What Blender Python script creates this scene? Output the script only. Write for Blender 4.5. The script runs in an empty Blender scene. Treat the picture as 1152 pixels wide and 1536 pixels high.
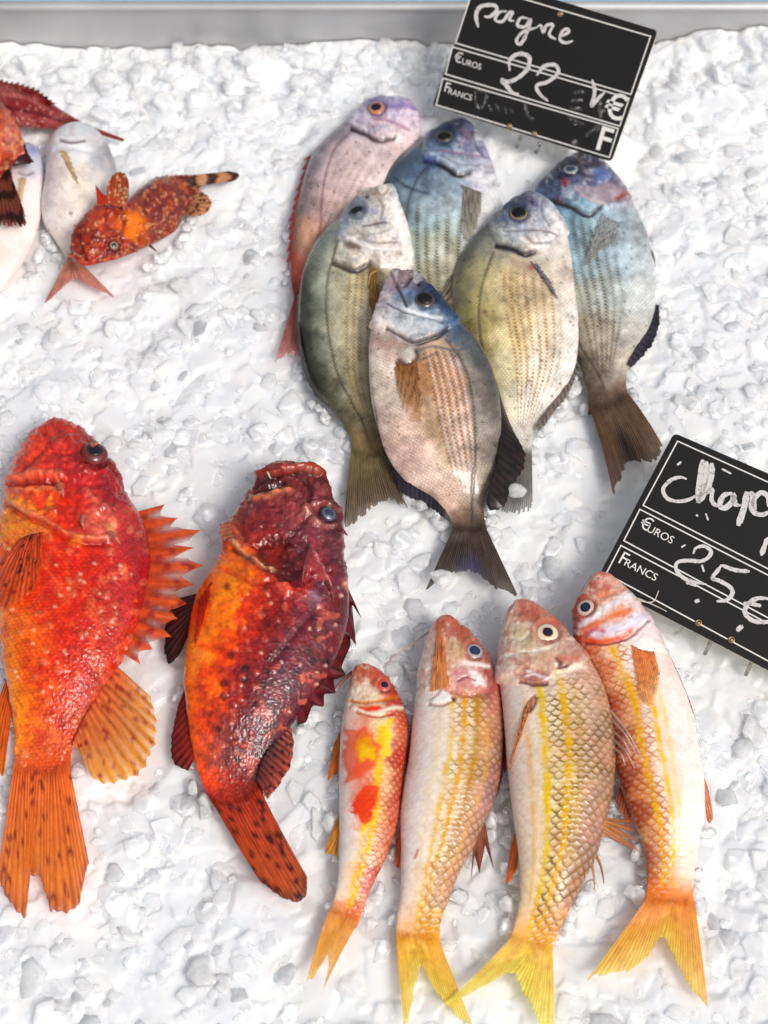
import bpy, bmesh, math, random
import numpy as np
from mathutils import Vector, Matrix, kdtree

random.seed(7)
RNG = np.random.default_rng(7)
scene = bpy.context.scene
COL = scene.collection

# ------------------------------------------------------------------ camera
PITCH = math.radians(32.0)          # off the vertical
DIST = 1.40                         # metres from lens to the middle of the ice
VIEW_W = 0.62                       # metres of ice across the middle of the frame
cam_d = bpy.data.cameras.new('camera')
cam = bpy.data.objects.new('camera', cam_d)
COL.objects.link(cam)
cam.location = (0, -DIST * math.sin(PITCH), DIST * math.cos(PITCH))
cam.rotation_euler = (PITCH, 0, 0)
cam_d.sensor_fit = 'HORIZONTAL'
cam_d.sensor_width = 36.0
cam_d.lens = 36.0 * DIST / VIEW_W
cam_d.clip_start = 0.02
cam_d.clip_end = 200
cam_d.dof.use_dof = True
cam_d.dof.focus_distance = 1.33
cam_d.dof.aperture_fstop = 7.5
scene.camera = cam

# ------------------------------------------------------------------ light
SUN_EL, SUN_AZ = math.radians(50), math.radians(138)     # azimuth clockwise from +Y
world = bpy.data.worlds.new('World')
scene.world = world
world.use_nodes = True
wn, wl = world.node_tree.nodes, world.node_tree.links
wn.clear()
sky = wn.new('ShaderNodeTexSky')
sky.sky_type = 'NISHITA'
sky.sun_disc = False
sky.sun_elevation = SUN_EL
sky.sun_rotation = SUN_AZ
sky.dust_density = 6.0
sky.ozone_density = 0.6
hsv = wn.new('ShaderNodeHueSaturation')
hsv.inputs['Saturation'].default_value = 0.44            # thin overcast: greyer than a clear sky
bgn = wn.new('ShaderNodeBackground')
bgn.inputs['Strength'].default_value = 0.12
won = wn.new('ShaderNodeOutputWorld')
wl.new(sky.outputs['Color'], hsv.inputs['Color'])
wl.new(hsv.outputs['Color'], bgn.inputs['Color'])
wl.new(bgn.outputs['Background'], won.inputs['Surface'])

sun_d = bpy.data.lights.new('sun', 'SUN')
sun_d.energy = 1.5
sun_d.angle = math.radians(17)
sun_d.color = (1.0, 0.95, 0.88)
sun = bpy.data.objects.new('sun', sun_d)
COL.objects.link(sun)
sdir = Vector((math.sin(SUN_AZ) * math.cos(SUN_EL), math.cos(SUN_AZ) * math.cos(SUN_EL), math.sin(SUN_EL)))
sun.rotation_euler = sdir.to_track_quat('Z', 'Y').to_euler()
sun.location = (0.6, -1.0, 2.2)

scene.view_settings.view_transform = 'Standard'
scene.view_settings.look = 'None'
scene.view_settings.gamma = 1.0
scene.view_settings.exposure = -0.13
scene.view_settings.use_curve_mapping = False

scene.cycles.max_bounces = 14
scene.cycles.diffuse_bounces = 6
scene.cycles.transparent_max_bounces = 12

# ------------------------------------------------------------------ plan coordinates
# Positions are noted on a 1152 x 1536 plan of the display and set out on the ice in metres.
CAM = np.array(cam.location)
CR, CU, CF = np.array([1.0, 0, 0]), np.array([0, math.cos(PITCH), math.sin(PITCH)]), np.array([0, math.sin(PITCH), -math.cos(PITCH)])
KPX = VIEW_W / DIST / 1152.0

def ray(p):
    p = np.asarray(p, float)
    a, b = (p[..., 0] - 576) * KPX, -(p[..., 1] - 768) * KPX
    return a[..., None] * CR + b[..., None] * CU + CF

def P(p, z=0.0):
    d = ray(p)
    t = (np.asarray(z) - CAM[2]) / d[..., 2]
    return CAM + d * t[..., None]

def on_plane(p, o, n):
    d = ray(p)
    t = ((o - CAM) @ n) / (d @ n)
    return CAM + d * t[..., None]

def proj(w):
    r = w - CAM
    f = r @ CF
    return 576 + (r @ CR) / f / KPX, 768 - (r @ CU) / f / KPX

# ------------------------------------------------------------------ noise and curves
def _h(i, j, seed):
    with np.errstate(over='ignore'):
        n = (i.astype(np.int64) * 374761393 + j.astype(np.int64) * 668265263 + seed * 974634777).astype(np.uint32)
        n = (n ^ (n >> 13)) * np.uint32(1274126177)
        n = n ^ (n >> 16)
        n = n * np.uint32(2246822519)
        n = n ^ (n >> 15)
    return n.astype(np.float64) / 4294967295.0

def vnoise(x, y, seed=0):
    i, j = np.floor(x), np.floor(y)
    fx, fy = x - i, y - j
    fx, fy = fx * fx * (3 - 2 * fx), fy * fy * (3 - 2 * fy)
    a, b = _h(i, j, seed), _h(i + 1, j, seed)
    c, d = _h(i, j + 1, seed), _h(i + 1, j + 1, seed)
    return (a * (1 - fx) + b * fx) * (1 - fy) + (c * (1 - fx) + d * fx) * fy

def fbm(x, y, oct=4, seed=0, gain=0.5):
    s, a, t = 0, 1.0, 0
    for o in range(oct):
        s = s + a * vnoise(x * 2 ** o + 17.3 * o, y * 2 ** o - 9.1 * o, seed + o * 31)
        t += a
        a *= gain
    return s / t

def cells(x, y, seed=0, jit=0.8):
    """distance to the nearest scattered point, and that point's random number"""
    i, j = np.floor(x), np.floor(y)
    best, rid = np.full(x.shape, 9.0), np.zeros(x.shape)
    for di in (-1, 0, 1):
        for dj in (-1, 0, 1):
            ci, cj = i + di, j + dj
            cx = ci + 0.5 + jit * (_h(ci, cj, seed) - 0.5)
            cy = cj + 0.5 + jit * (_h(ci, cj, seed + 5) - 0.5)
            d = np.hypot(x - cx, y - cy)
            m = d < best
            best = np.where(m, d, best)
            rid = np.where(m, _h(ci, cj, seed + 9), rid)
    return best, rid

def sstep(a, b, x):
    t = np.clip((x - a) / (b - a), 0, 1)
    return t * t * (3 - 2 * t)

def crom(pts, n, smooth=True):
    """n points spread evenly by length along a curve through pts"""
    p = np.asarray(pts, float)
    if smooth and len(p) > 2:
        q = np.vstack([2 * p[0] - p[1], p, 2 * p[-1] - p[-2]])
        out = []
        for i in range(1, len(q) - 2):
            t = np.linspace(0, 1, 16, endpoint=False)[:, None]
            a, b, c, d = q[i - 1], q[i], q[i + 1], q[i + 2]
            out.append(0.5 * (2 * b + (c - a) * t + (2 * a - 5 * b + 4 * c - d) * t ** 2 + (3 * b - a - 3 * c + d) * t ** 3))
        p = np.vstack(out + [p[-1:]])
    L = np.concatenate([[0], np.cumsum(np.linalg.norm(np.diff(p, axis=0), axis=1))])
    t = np.linspace(0, L[-1], n)
    return np.stack([np.interp(t, L, p[:, k]) for k in range(p.shape[1])], 1)

def lin(c):
    """'#rrggbb' as seen -> linear rgb"""
    c = c.lstrip('#')
    v = np.array([int(c[i:i + 2], 16) for i in (0, 2, 4)]) / 255.0
    return np.where(v <= 0.04045, v / 12.92, ((v + 0.055) / 1.055) ** 2.4)

def zo(scale, ox, oy, *xy):
    """points noted on an enlargement -> plan coordinates"""
    a = np.array(xy, float).reshape(-1, 2)
    return [(x / scale + ox, y / scale + oy) for x, y in a]

# ------------------------------------------------------------------ object helpers
def tag(o, label=None, cat=None, group=None, kind=None):
    for k, v in (('label', label), ('category', cat), ('group', group), ('kind', kind)):
        if v:
            o[k] = v
    return o

def empty(name, loc):
    o = bpy.data.objects.new(name, None)
    o.empty_display_size = 0.02
    COL.objects.link(o)
    o.location = loc
    bpy.context.view_layer.update()
    return o

def mesh_obj(name, verts, faces, mat, parent=None, smooth=True, attrs=None, origin=None):
    """faces: int array (n,4) / (n,3) or list of lists; verts in world metres"""
    v = np.asarray(verts, np.float64)
    org = np.array(origin) if origin is not None else (np.array(parent.matrix_world.translation) if parent is not None else np.zeros(3))
    me = bpy.data.meshes.new(name)
    if isinstance(faces, np.ndarray):
        k = faces.shape[1]
        me.vertices.add(len(v))
        me.vertices.foreach_set('co', (v - org).astype(np.float32).ravel())
        me.loops.add(faces.size)
        me.loops.foreach_set('vertex_index', faces.astype(np.int32).ravel())
        me.polygons.add(len(faces))
        me.polygons.foreach_set('loop_start', np.arange(0, faces.size, k, dtype=np.int32))
        me.polygons.foreach_set('loop_total', np.full(len(faces), k, np.int32))
        me.update(calc_edges=True)
        me.validate()
    else:
        me.from_pydata((v - org).tolist(), [], faces)
        me.update()
    me.polygons.foreach_set('use_smooth', np.full(len(me.polygons), smooth, bool))
    for n, (typ, a) in (attrs or {}).items():
        at = me.attributes.new(n, typ, 'POINT')
        key = {'FLOAT_COLOR': 'color', 'FLOAT_VECTOR': 'vector', 'FLOAT': 'value'}[typ]
        at.data.foreach_set(key, np.asarray(a, np.float32).ravel())
    me.materials.append(mat)
    o = bpy.data.objects.new(name, me)
    COL.objects.link(o)
    if parent is not None:
        o.parent = parent
        if parent.parent is not None or True:
            o.matrix_parent_inverse = Matrix()
        o.location = Vector(org) - parent.matrix_world.translation
    else:
        o.location = org
    o.matrix_world = Matrix.Translation(Vector(org))
    return o

def grid_faces(nr, nc, wrap=False, flip=False):
    r = np.arange(nr - 1)[:, None]
    c = np.arange(nc if wrap else nc - 1)[None, :]
    a, b = r * nc + c, r * nc + (c + 1) % nc
    f = np.stack([a, b, b + nc, a + nc], -1).reshape(-1, 4)
    return f[:, ::-1].copy() if flip else f

def tube(pts, radii, n=10):
    pts = np.asarray(pts, float)
    m = len(pts)
    tg = np.gradient(pts, axis=0)
    tg /= np.linalg.norm(tg, axis=1)[:, None]
    ref = np.array([0.31, 0.2, 0.93])
    a = np.cross(tg, ref)
    a /= np.linalg.norm(a, axis=1)[:, None]
    b = np.cross(tg, a)
    th = np.linspace(0, 2 * np.pi, n, endpoint=False)
    r = np.broadcast_to(np.asarray(radii, float), (m,))[:, None, None]
    v = pts[:, None] + r * (np.cos(th)[None, :, None] * a[:, None] + np.sin(th)[None, :, None] * b[:, None])
    f = grid_faces(m, n, wrap=True).tolist()
    f.append(list(range(n))[::-1])
    f.append([(m - 1) * n + k for k in range(n)])
    return v.reshape(-1, 3), f

# ------------------------------------------------------------------ materials
class NT:
    def __init__(s, name):
        s.m = bpy.data.materials.new(name)
        s.m.use_nodes = True
        s.n, s.l = s.m.node_tree.nodes, s.m.node_tree.links
        s.n.clear()
        s.out = s.n.new('ShaderNodeOutputMaterial')
    def node(s, typ, props=None, **ins):
        x = s.n.new(typ)
        for k, v in (props or {}).items():
            setattr(x, k, v)
        for k, v in ins.items():
            k = k.replace('_', ' ')
            if k.startswith('i') and k[1:].isdigit():
                k = int(k[1:])
            if hasattr(v, 'is_linked') or isinstance(v, bpy.types.NodeSocket):
                s.l.new(v, x.inputs[k])
            else:
                x.inputs[k].default_value = v
        return x
    def math(s, op, a, b=0.0, c=0.0, clamp=False):
        return s.node('ShaderNodeMath', dict(operation=op, use_clamp=clamp), i0=a, i1=b, i2=c).outputs[0]
    def mix(s, f, a, b, bt='MIX'):
        x = s.node('ShaderNodeMix', dict(data_type='RGBA', blend_type=bt), i0=f, i6=a, i7=b)
        return x.outputs[2]
    def ramp(s, f, *stops):
        x = s.node('ShaderNodeValToRGB', Fac=f)
        e = x.color_ramp.elements
        while len(e) < len(stops):
            e.new(0.5)
        for k, (p, c) in enumerate(stops):
            e[k].position = p
            e[k].color = c if len(c) == 4 else (*c, 1)
        return x.outputs[0]
    def noise(s, vec, scale, detail=4, rough=0.55):
        return s.node('ShaderNodeTexNoise', Vector=vec, Scale=scale, Detail=detail, Roughness=rough).outputs[0]
    def done(s, shader):
        s.l.new(shader, s.out.inputs['Surface'])
        return s.m

def skin_material(name, cell=0.0, cell_dark=0.0, cell_bump=0.0, rough=0.34, coat=0.35, grain=0.10, sheen=0.0):
    """wet fish skin: pigment attribute, fine scales on the flank coordinates, slime gloss"""
    t = NT(name)
    pig = t.node('ShaderNodeAttribute', dict(attribute_name='pigment'))
    flank = t.node('ShaderNodeAttribute', dict(attribute_name='flank')).outputs['Vector']
    obj = t.node('ShaderNodeTexCoord').outputs['Object']
    fine = t.noise(obj, 900, 3)
    mid = t.noise(obj, 180, 4)
    f = t.math('MULTIPLY_ADD', fine, grain * 1.6, 1.0 - grain * 0.8)
    f = t.math('MULTIPLY', f, t.math('MULTIPLY_ADD', mid, grain * 1.6, 1.0 - grain * 0.8))
    c = t.mix(1.0, pig.outputs['Color'], t.node('ShaderNodeCombineColor', i0=f, i1=f, i2=f).outputs[0], 'MULTIPLY')
    h = t.math('MULTIPLY', mid, 0.35)
    if cell > 0:
        # overlapping scale rows: each scale covers the one behind it
        sep = t.node('ShaderNodeSeparateXYZ', Vector=flank)
        wob = t.math('MULTIPLY', t.math('SUBTRACT', t.noise(flank, 120, 2), 0.5), 0.9)
        u = t.math('ADD', t.math('MULTIPLY', sep.outputs[0], 1.0 / (cell * 0.60)), wob)
        w = t.math('ADD', t.math('MULTIPLY', sep.outputs[1], 1.0 / cell), t.math('MULTIPLY', wob, 0.6))
        row = t.math('FLOOR', u)
        def scale_row(off):
            i = t.math('ADD', row, float(off))
            sh = t.math('MULTIPLY', t.math('FLOORED_MODULO', i, 2.0), 0.5)
            wl = t.math('SUBTRACT', t.math('FRACT', t.math('SUBTRACT', w, sh)), 0.5)
            du = t.math('MULTIPLY', t.math('SUBTRACT', u, i), 1 / 1.55)
            dw = t.math('MULTIPLY', wl, 1 / 0.66)
            return t.math('SQRT', t.math('ADD', t.math('MULTIPLY', du, du), t.math('MULTIPLY', dw, dw))), du
        r0, d0 = scale_row(-1)
        r1, d1 = scale_row(0)
        use0 = t.math('LESS_THAN', r0, 1.0)
        rr = t.math('ADD', t.math('MULTIPLY', use0, r0), t.math('MULTIPLY', t.math('SUBTRACT', 1.0, use0), r1))
        dd = t.math('ADD', t.math('MULTIPLY', use0, d0), t.math('MULTIPLY', t.math('SUBTRACT', 1.0, use0), d1))
        scaly = t.math('MULTIPLY', pig.outputs['Alpha'], t.math('MULTIPLY_ADD', t.noise(flank, 55, 3), 1.7, -0.15, clamp=True))
        e = t.math('MULTIPLY', t.node('ShaderNodeMapRange', dict(interpolation_type='SMOOTHSTEP'), i0=rr, i1=0.55, i2=1.0, i3=0.0, i4=1.0).outputs[0], scaly)
        lum = t.noise(flank, 700, 1)
        g = t.math('SUBTRACT', 1.0 + cell_dark * 0.35, t.math('MULTIPLY', e, cell_dark))
        g = t.math('ADD', g, t.math('MULTIPLY', t.math('MULTIPLY', t.math('SUBTRACT', lum, 0.5), scaly), 0.5))
        c = t.mix(1.0, c, t.node('ShaderNodeCombineColor', i0=g, i1=g, i2=g).outputs[0], 'MULTIPLY')
        h = t.math('ADD', h, t.math('MULTIPLY', t.math('MULTIPLY', dd, scaly), cell_bump))
    bump = t.node('ShaderNodeBump', Height=h, Strength=0.55, Distance=0.0006)
    r = t.math('MULTIPLY_ADD', mid, 0.22, rough - 0.11)
    p = t.node('ShaderNodeBsdfPrincipled', Base_Color=c, Roughness=r, Metallic=sheen, IOR=1.42,
               Coat_Weight=coat, Coat_Roughness=0.08, Normal=bump.outputs[0])
    t.l.new(bump.outputs[0], p.inputs['Coat Normal'])
    return t.done(p.outputs[0])

def fin_material(name, rough=0.38, trans=0.3):
    t = NT(name)
    pig = t.node('ShaderNodeAttribute', dict(attribute_name='pigment'))
    obj = t.node('ShaderNodeTexCoord').outputs['Object']
    n = t.noise(obj, 420, 3)
    f = t.math('MULTIPLY_ADD', n, 0.4, 0.8)
    c = t.mix(1.0, pig.outputs['Color'], t.node('ShaderNodeCombineColor', i0=f, i1=f, i2=f).outputs[0], 'MULTIPLY')
    bump = t.node('ShaderNodeBump', Height=n, Strength=0.3, Distance=0.0004)
    p = t.node('ShaderNodeBsdfPrincipled', Base_Color=c, Roughness=rough, IOR=1.4, Coat_Weight=0.25, Coat_Roughness=0.15, Normal=bump.outputs[0])
    tr = t.node('ShaderNodeBsdfTranslucent', Color=c)
    m = t.node('ShaderNodeMixShader', i0=trans, i1=p.outputs[0], i2=tr.outputs[0])
    clear = t.node('ShaderNodeBsdfTransparent')
    m2 = t.node('ShaderNodeMixShader', i0=pig.outputs['Alpha'], i1=clear.outputs[0], i2=m.outputs[0])
    return t.done(m2.outputs[0])

def plain(name, col, rough=0.4, metal=0.0, coat=0.0, grain=0.15, gscale=300, bump=0.1):
    t = NT(name)
    obj = t.node('ShaderNodeTexCoord').outputs['Object']
    n = t.noise(obj, gscale, 4)
    f = t.math('MULTIPLY_ADD', n, grain * 2, 1 - grain)
    c = t.mix(1.0, (*lin(col), 1), t.node('ShaderNodeCombineColor', i0=f, i1=f, i2=f).outputs[0], 'MULTIPLY')
    b = t.node('ShaderNodeBump', Height=n, Strength=bump, Distance=0.0005)
    p = t.node('ShaderNodeBsdfPrincipled', Base_Color=c, Roughness=rough, Metallic=metal, Coat_Weight=coat, Coat_Roughness=0.05, Normal=b.outputs[0])
    return t.done(p.outputs[0])

def eye_material(name):
    t = NT(name)
    pig = t.node('ShaderNodeAttribute', dict(attribute_name='pigment'))
    obj = t.node('ShaderNodeTexCoord').outputs['Object']
    n = t.noise(obj, 700, 3)
    f = t.math('MULTIPLY_ADD', n, 0.5, 0.75)
    c = t.mix(1.0, pig.outputs['Color'], t.node('ShaderNodeCombineColor', i0=f, i1=f, i2=f).outputs[0], 'MULTIPLY')
    p = t.node('ShaderNodeBsdfPrincipled', Base_Color=c, Roughness=0.3, Coat_Weight=0.7, Coat_Roughness=0.03, IOR=1.4)
    return t.done(p.outputs[0])
# ------------------------------------------------------------------ ice bed and tray
def ice_material(name, clear=0.0):
    t = NT(name)
    obj = t.node('ShaderNodeTexCoord').outputs['Object']
    n1 = t.noise(obj, 45, 4)
    n2 = t.noise(obj, 260, 3)
    c = t.ramp(n1, (0.3, (0.82, 0.85, 0.89)), (0.7, (0.91, 0.925, 0.945)))
    h = t.math('ADD', t.math('MULTIPLY', n1, 1.0), t.math('MULTIPLY', n2, 0.6))
    bump = t.node('ShaderNodeBump', Height=h, Strength=0.35, Distance=0.0012)
    r = t.math('MULTIPLY_ADD', n1, 0.22, 0.06)
    p = t.node('ShaderNodeBsdfPrincipled', Base_Color=c, Roughness=r, IOR=1.31, Normal=bump.outputs[0])
    p.subsurface_method = 'RANDOM_WALK'
    p.inputs['Subsurface Weight'].default_value = 1.0
    p.inputs['Subsurface Radius'].default_value = (0.9, 1.0, 1.1)
    p.inputs['Subsurface Scale'].default_value = 0.006
    if clear <= 0:
        return t.done(p.outputs[0])
    p.inputs['Roughness'].default_value = 0.3
    p.inputs['Base Color'].default_value = (0.97, 0.972, 0.975, 1)
    for lk in list(t.l):
        if lk.to_socket == p.inputs['Base Color']:
            t.l.remove(lk)
    p.subsurface_method = 'BURLEY'
    p.inputs['Subsurface Scale'].default_value = 0.002
    tr = t.node('ShaderNodeBsdfTransparent', Color=(0.98, 0.985, 0.99, 1))
    k = t.math('MULTIPLY_ADD', t.noise(obj, 90, 2), 0.8, clear - 0.4, clamp=True)
    m = t.node('ShaderNodeMixShader', i0=k, i1=p.outputs[0], i2=tr.outputs[0])
    return t.done(m.outputs[0])

M_ICE = ice_material('packed_ice')
def clear_ice_material():
    t = NT('clear_ice')
    obj = t.node('ShaderNodeTexCoord').outputs['Object']
    n = t.noise(obj, 160, 3)
    bump = t.node('ShaderNodeBump', Height=n, Strength=0.4, Distance=0.001)
    tr = t.node('ShaderNodeBsdfTransparent', Color=(0.985, 0.99, 0.995, 1))
    df = t.node('ShaderNodeBsdfDiffuse', Color=(0.97, 0.975, 0.98, 1), Normal=bump.outputs[0])
    m = t.node('ShaderNodeMixShader', i0=t.math('MULTIPLY_ADD', n, 0.6, 0.12, clamp=True), i1=tr.outputs[0], i2=df.outputs[0])
    gl = t.node('ShaderNodeBsdfGlossy', Color=(1, 1, 1, 1), Roughness=0.07, Normal=bump.outputs[0])
    fr = t.node('ShaderNodeFresnel', IOR=1.35, Normal=bump.outputs[0])
    return t.done(t.node('ShaderNodeMixShader', i0=fr.outputs[0], i1=m.outputs[0], i2=gl.outputs[0]).outputs[0])

M_CLEAR = clear_ice_material()
M_FLAKE = ice_material('flake_ice', 0.58)

WALL_Y = float(P((576, 66), 0.01)[1]) + 0.004

def plates(x, y, cell, seed, amp, tilt, steep):
    i, j = np.floor(x / cell), np.floor(y / cell)
    best = np.full(x.shape, -1.0)
    for di in (-1, 0, 1):
        for dj in (-1, 0, 1):
            ci, cj = i + di, j + dj
            cx = (ci + 0.5 + 0.9 * (_h(ci, cj, seed) - 0.5)) * cell
            cy = (cj + 0.5 + 0.9 * (_h(ci, cj, seed + 1) - 0.5)) * cell
            dx, dy = (x - cx) / cell, (y - cy) / cell
            a0 = _h(ci, cj, seed + 2) * 6.283
            m = np.zeros(x.shape)
            for k in range(5):
                a = a0 + k * 1.2566 + 0.7 * (_h(ci, cj, seed + 10 + k) - 0.5)
                rk = 0.42 + 0.42 * _h(ci, cj, seed + 20 + k)
                m = np.maximum(m, (dx * np.cos(a) + dy * np.sin(a)) / rk)
            h = amp * _h(ci, cj, seed + 3)
            h = h + cell * tilt * ((_h(ci, cj, seed + 4) - 0.5) * dx + (_h(ci, cj, seed + 5) - 0.5) * dy)
            h = h - 0.10 * amp * m ** 3 - steep * np.maximum(0, m - 1)
            best = np.maximum(best, h)
    return best

def bed_height(x, y):
    wx = x + 0.0035 * (fbm(x * 90, y * 90, 3, 3) - 0.5)
    wy = y + 0.0035 * (fbm(x * 90 + 40, y * 90, 3, 4) - 0.5)
    back = sstep(WALL_Y - 0.30, WALL_Y - 0.02, y)
    z = 0.014 * (fbm(x * 7, y * 7, 3, 11) - 0.55) + 0.007 * (fbm(x * 20, y * 20, 2, 13) - 0.5)
    a = plates(wx, wy, 0.031, 21, 0.0056, 0.34, 0.014)
    b = plates(wx + 0.3, wy + 0.1, 0.019, 51, 0.0058, 0.44, 0.013)
    c = plates(wx + 0.7, wy + 0.4, 0.010, 71, 0.0052, 0.50, 0.009)
    z = z + 0.74 * np.maximum(np.maximum(a, b), c)
    z = z + back * (0.004 + 0.8 * plates(wx, wy, 0.026, 91, 0.012, 0.45, 0.016))
    z = z + 0.0007 * (fbm(x * 230, y * 230, 3, 5) - 0.5)
    return z + 0.020 * sstep(WALL_Y - 0.09, WALL_Y - 0.01, y) * sstep(0.20, 0.34, x) - 0.0064

def axis(lo, hi, a, b, step, coarse):
    return np.concatenate([np.arange(lo, a, coarse), np.arange(a, b, step), np.arange(b, hi + coarse, coarse)])

def build_bed():
    xs = axis(-0.80, 0.80, -0.42, 0.42, 0.0013, 0.006)
    ys = axis(-0.75, WALL_Y, -0.44, WALL_Y - 0.001, 0.0013, 0.006)
    ys = ys[ys <= WALL_Y + 0.0005]
    X, Y = np.meshgrid(xs, ys)
    Z = bed_height(X.ravel(), Y.ravel()).reshape(X.shape)
    v = np.stack([X, Y, Z], -1).reshape(-1, 3)
    o = mesh_obj('ice_bed', v, grid_faces(len(ys), len(xs)), M_ICE)
    tag(o, 'packed bed of crushed white ice filling the tray', 'ice', kind='structure')

def steel_material():
    t = NT('brushed_steel')
    obj = t.node('ShaderNodeTexCoord').outputs['Object']
    mp = t.node('ShaderNodeMapping', Vector=obj)
    mp.inputs['Scale'].default_value = (6, 400, 400)
    n = t.noise(mp.outputs[0], 1.0, 4)
    sm = t.noise(obj, 9, 3)
    r = t.math('ADD', t.math('MULTIPLY', n, 0.2), t.math('MULTIPLY_ADD', sm, 0.3, 0.22))
    bump = t.node('ShaderNodeBump', Height=n, Strength=0.08, Distance=0.0005)
    c = t.ramp(sm, (0.3, (0.47, 0.47, 0.48)), (0.7, (0.57, 0.57, 0.58)))
    p = t.node('ShaderNodeBsdfPrincipled', Base_Color=c, Metallic=0.6, Roughness=r, Normal=bump.outputs[0])
    return t.done(p.outputs[0])

def build_tray():
    M = steel_material()
    o = empty('display_tray', (0, WALL_Y, 0))
    tag(o, 'brushed steel display tray holding the crushed ice', 'tray')
    top = float(on_plane(np.array((576.0, 13.0)), np.array([0, WALL_Y, 0]), np.array([0, 1.0, 0]))[2])
    def sweep(name, prof, x0=-0.84, x1=0.84):
        n = len(prof)
        v = [(x, WALL_Y + a, b) for x in (x0, x1) for a, b in prof]
        f = [[k, (k + 1) % n, n + (k + 1) % n, n + k] for k in range(n)]
        f += [list(range(n))[::-1], list(range(n, 2 * n))]
        ob = mesh_obj(name, v, f, M, o, smooth=False)
        md = ob.modifiers.new('bevel', 'BEVEL'); md.width = 0.001; md.segments = 2
        return ob
    sweep('back_wall', [(0.0, -0.06), (0.0, top), (0.0035, top), (0.0035, -0.06)])
    sweep('rolled_rim', [(-0.004, top + 0.0003), (-0.005, top + 0.003), (-0.003, top + 0.006), (0.001, top + 0.0075), (0.004, top + 0.006), (0.004, top + 0.0003)])
    fl = [(-0.84, -0.80, -0.062), (0.84, -0.80, -0.062), (0.84, WALL_Y + 0.003, -0.062), (-0.84, WALL_Y + 0.003, -0.062)]
    v = np.array(fl + [(a, b, c - 0.003) for a, b, c in fl])
    mesh_obj('tray_floor', v, [[3, 2, 1, 0][::-1], [7, 6, 5, 4], [0, 4, 5, 1], [1, 5, 6, 2], [2, 6, 7, 3], [3, 7, 4, 0]], M, o, smooth=False)
    for sx in (-1, 1):
        xs = (sx * 0.838, sx * 0.842)
        vv = [(x, y, z) for x in xs for y, z in ((-0.80, -0.06), (WALL_Y - 0.001, -0.06), (WALL_Y - 0.001, top), (-0.80, top))]
        mesh_obj('side_wall', vv, [[0, 1, 2, 3], [7, 6, 5, 4], [0, 4, 5, 1], [1, 5, 6, 2], [2, 6, 7, 3], [3, 7, 4, 0]], M, o, smooth=False)
    return top

def build_counter():
    v = [(x, y, z) for z in (-0.30, -0.06) for x, y in ((-0.9, WALL_Y + 0.03), (0.9, WALL_Y + 0.03), (0.9, WALL_Y + 0.6), (-0.9, WALL_Y + 0.6))]
    o = mesh_obj('counter', v, [[0, 3, 2, 1], [4, 5, 6, 7], [0, 1, 5, 4], [1, 2, 6, 5], [2, 3, 7, 6], [3, 0, 4, 7]], plain('blue_counter', '#a9cfe6', rough=.4), smooth=False)
    tag(o, 'pale blue counter top behind the steel tray', 'counter', kind='structure')

build_counter()
build_bed()
WALL_TOP = build_tray()

# ------------------------------------------------------------------ fish builder
TAIL_TINT = {8: '#5c4a42', 6: '#84744c', 5: '#6a543e', 7: '#c8c4bc', 21: '#d8783c', 22: '#ec9c30', 24: '#e67c30', 23: '#f0a848', 31: '#d8602c', 32: '#a8301c'}
EDGES = []           # rims of the fish and their outward directions
KEEP_OFF = []        # points in metres (x, y, lowest z) where loose ice must not stand

def seg_dist(x, y, pts):
    d = np.full(x.shape, 1e9)
    for (x0, y0), (x1, y1) in zip(pts[:-1], pts[1:]):
        vx, vy = x1 - x0, y1 - y0
        t = np.clip(((x - x0) * vx + (y - y0) * vy) / (vx * vx + vy * vy + 1e-9), 0, 1)
        d = np.minimum(d, np.hypot(x - x0 - t * vx, y - y0 - t * vy))
    return d

def inside(x, y, pts):
    r = np.zeros(x.shape, bool)
    n = len(pts)
    for k in range(n):
        (x0, y0), (x1, y1) = pts[k], pts[(k + 1) % n]
        if y0 == y1:
            continue
        c = ((y0 > y) != (y1 > y)) & (x < (x1 - x0) * (y - y0) / (y1 - y0) + x0)
        r ^= c
    return r

def poly_mask(x, y, pts, soft=4.0):
    d = seg_dist(x, y, list(pts) + [pts[0]])
    d = np.where(inside(x, y, pts), d, -d)
    return sstep(-soft, soft, d)

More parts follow.
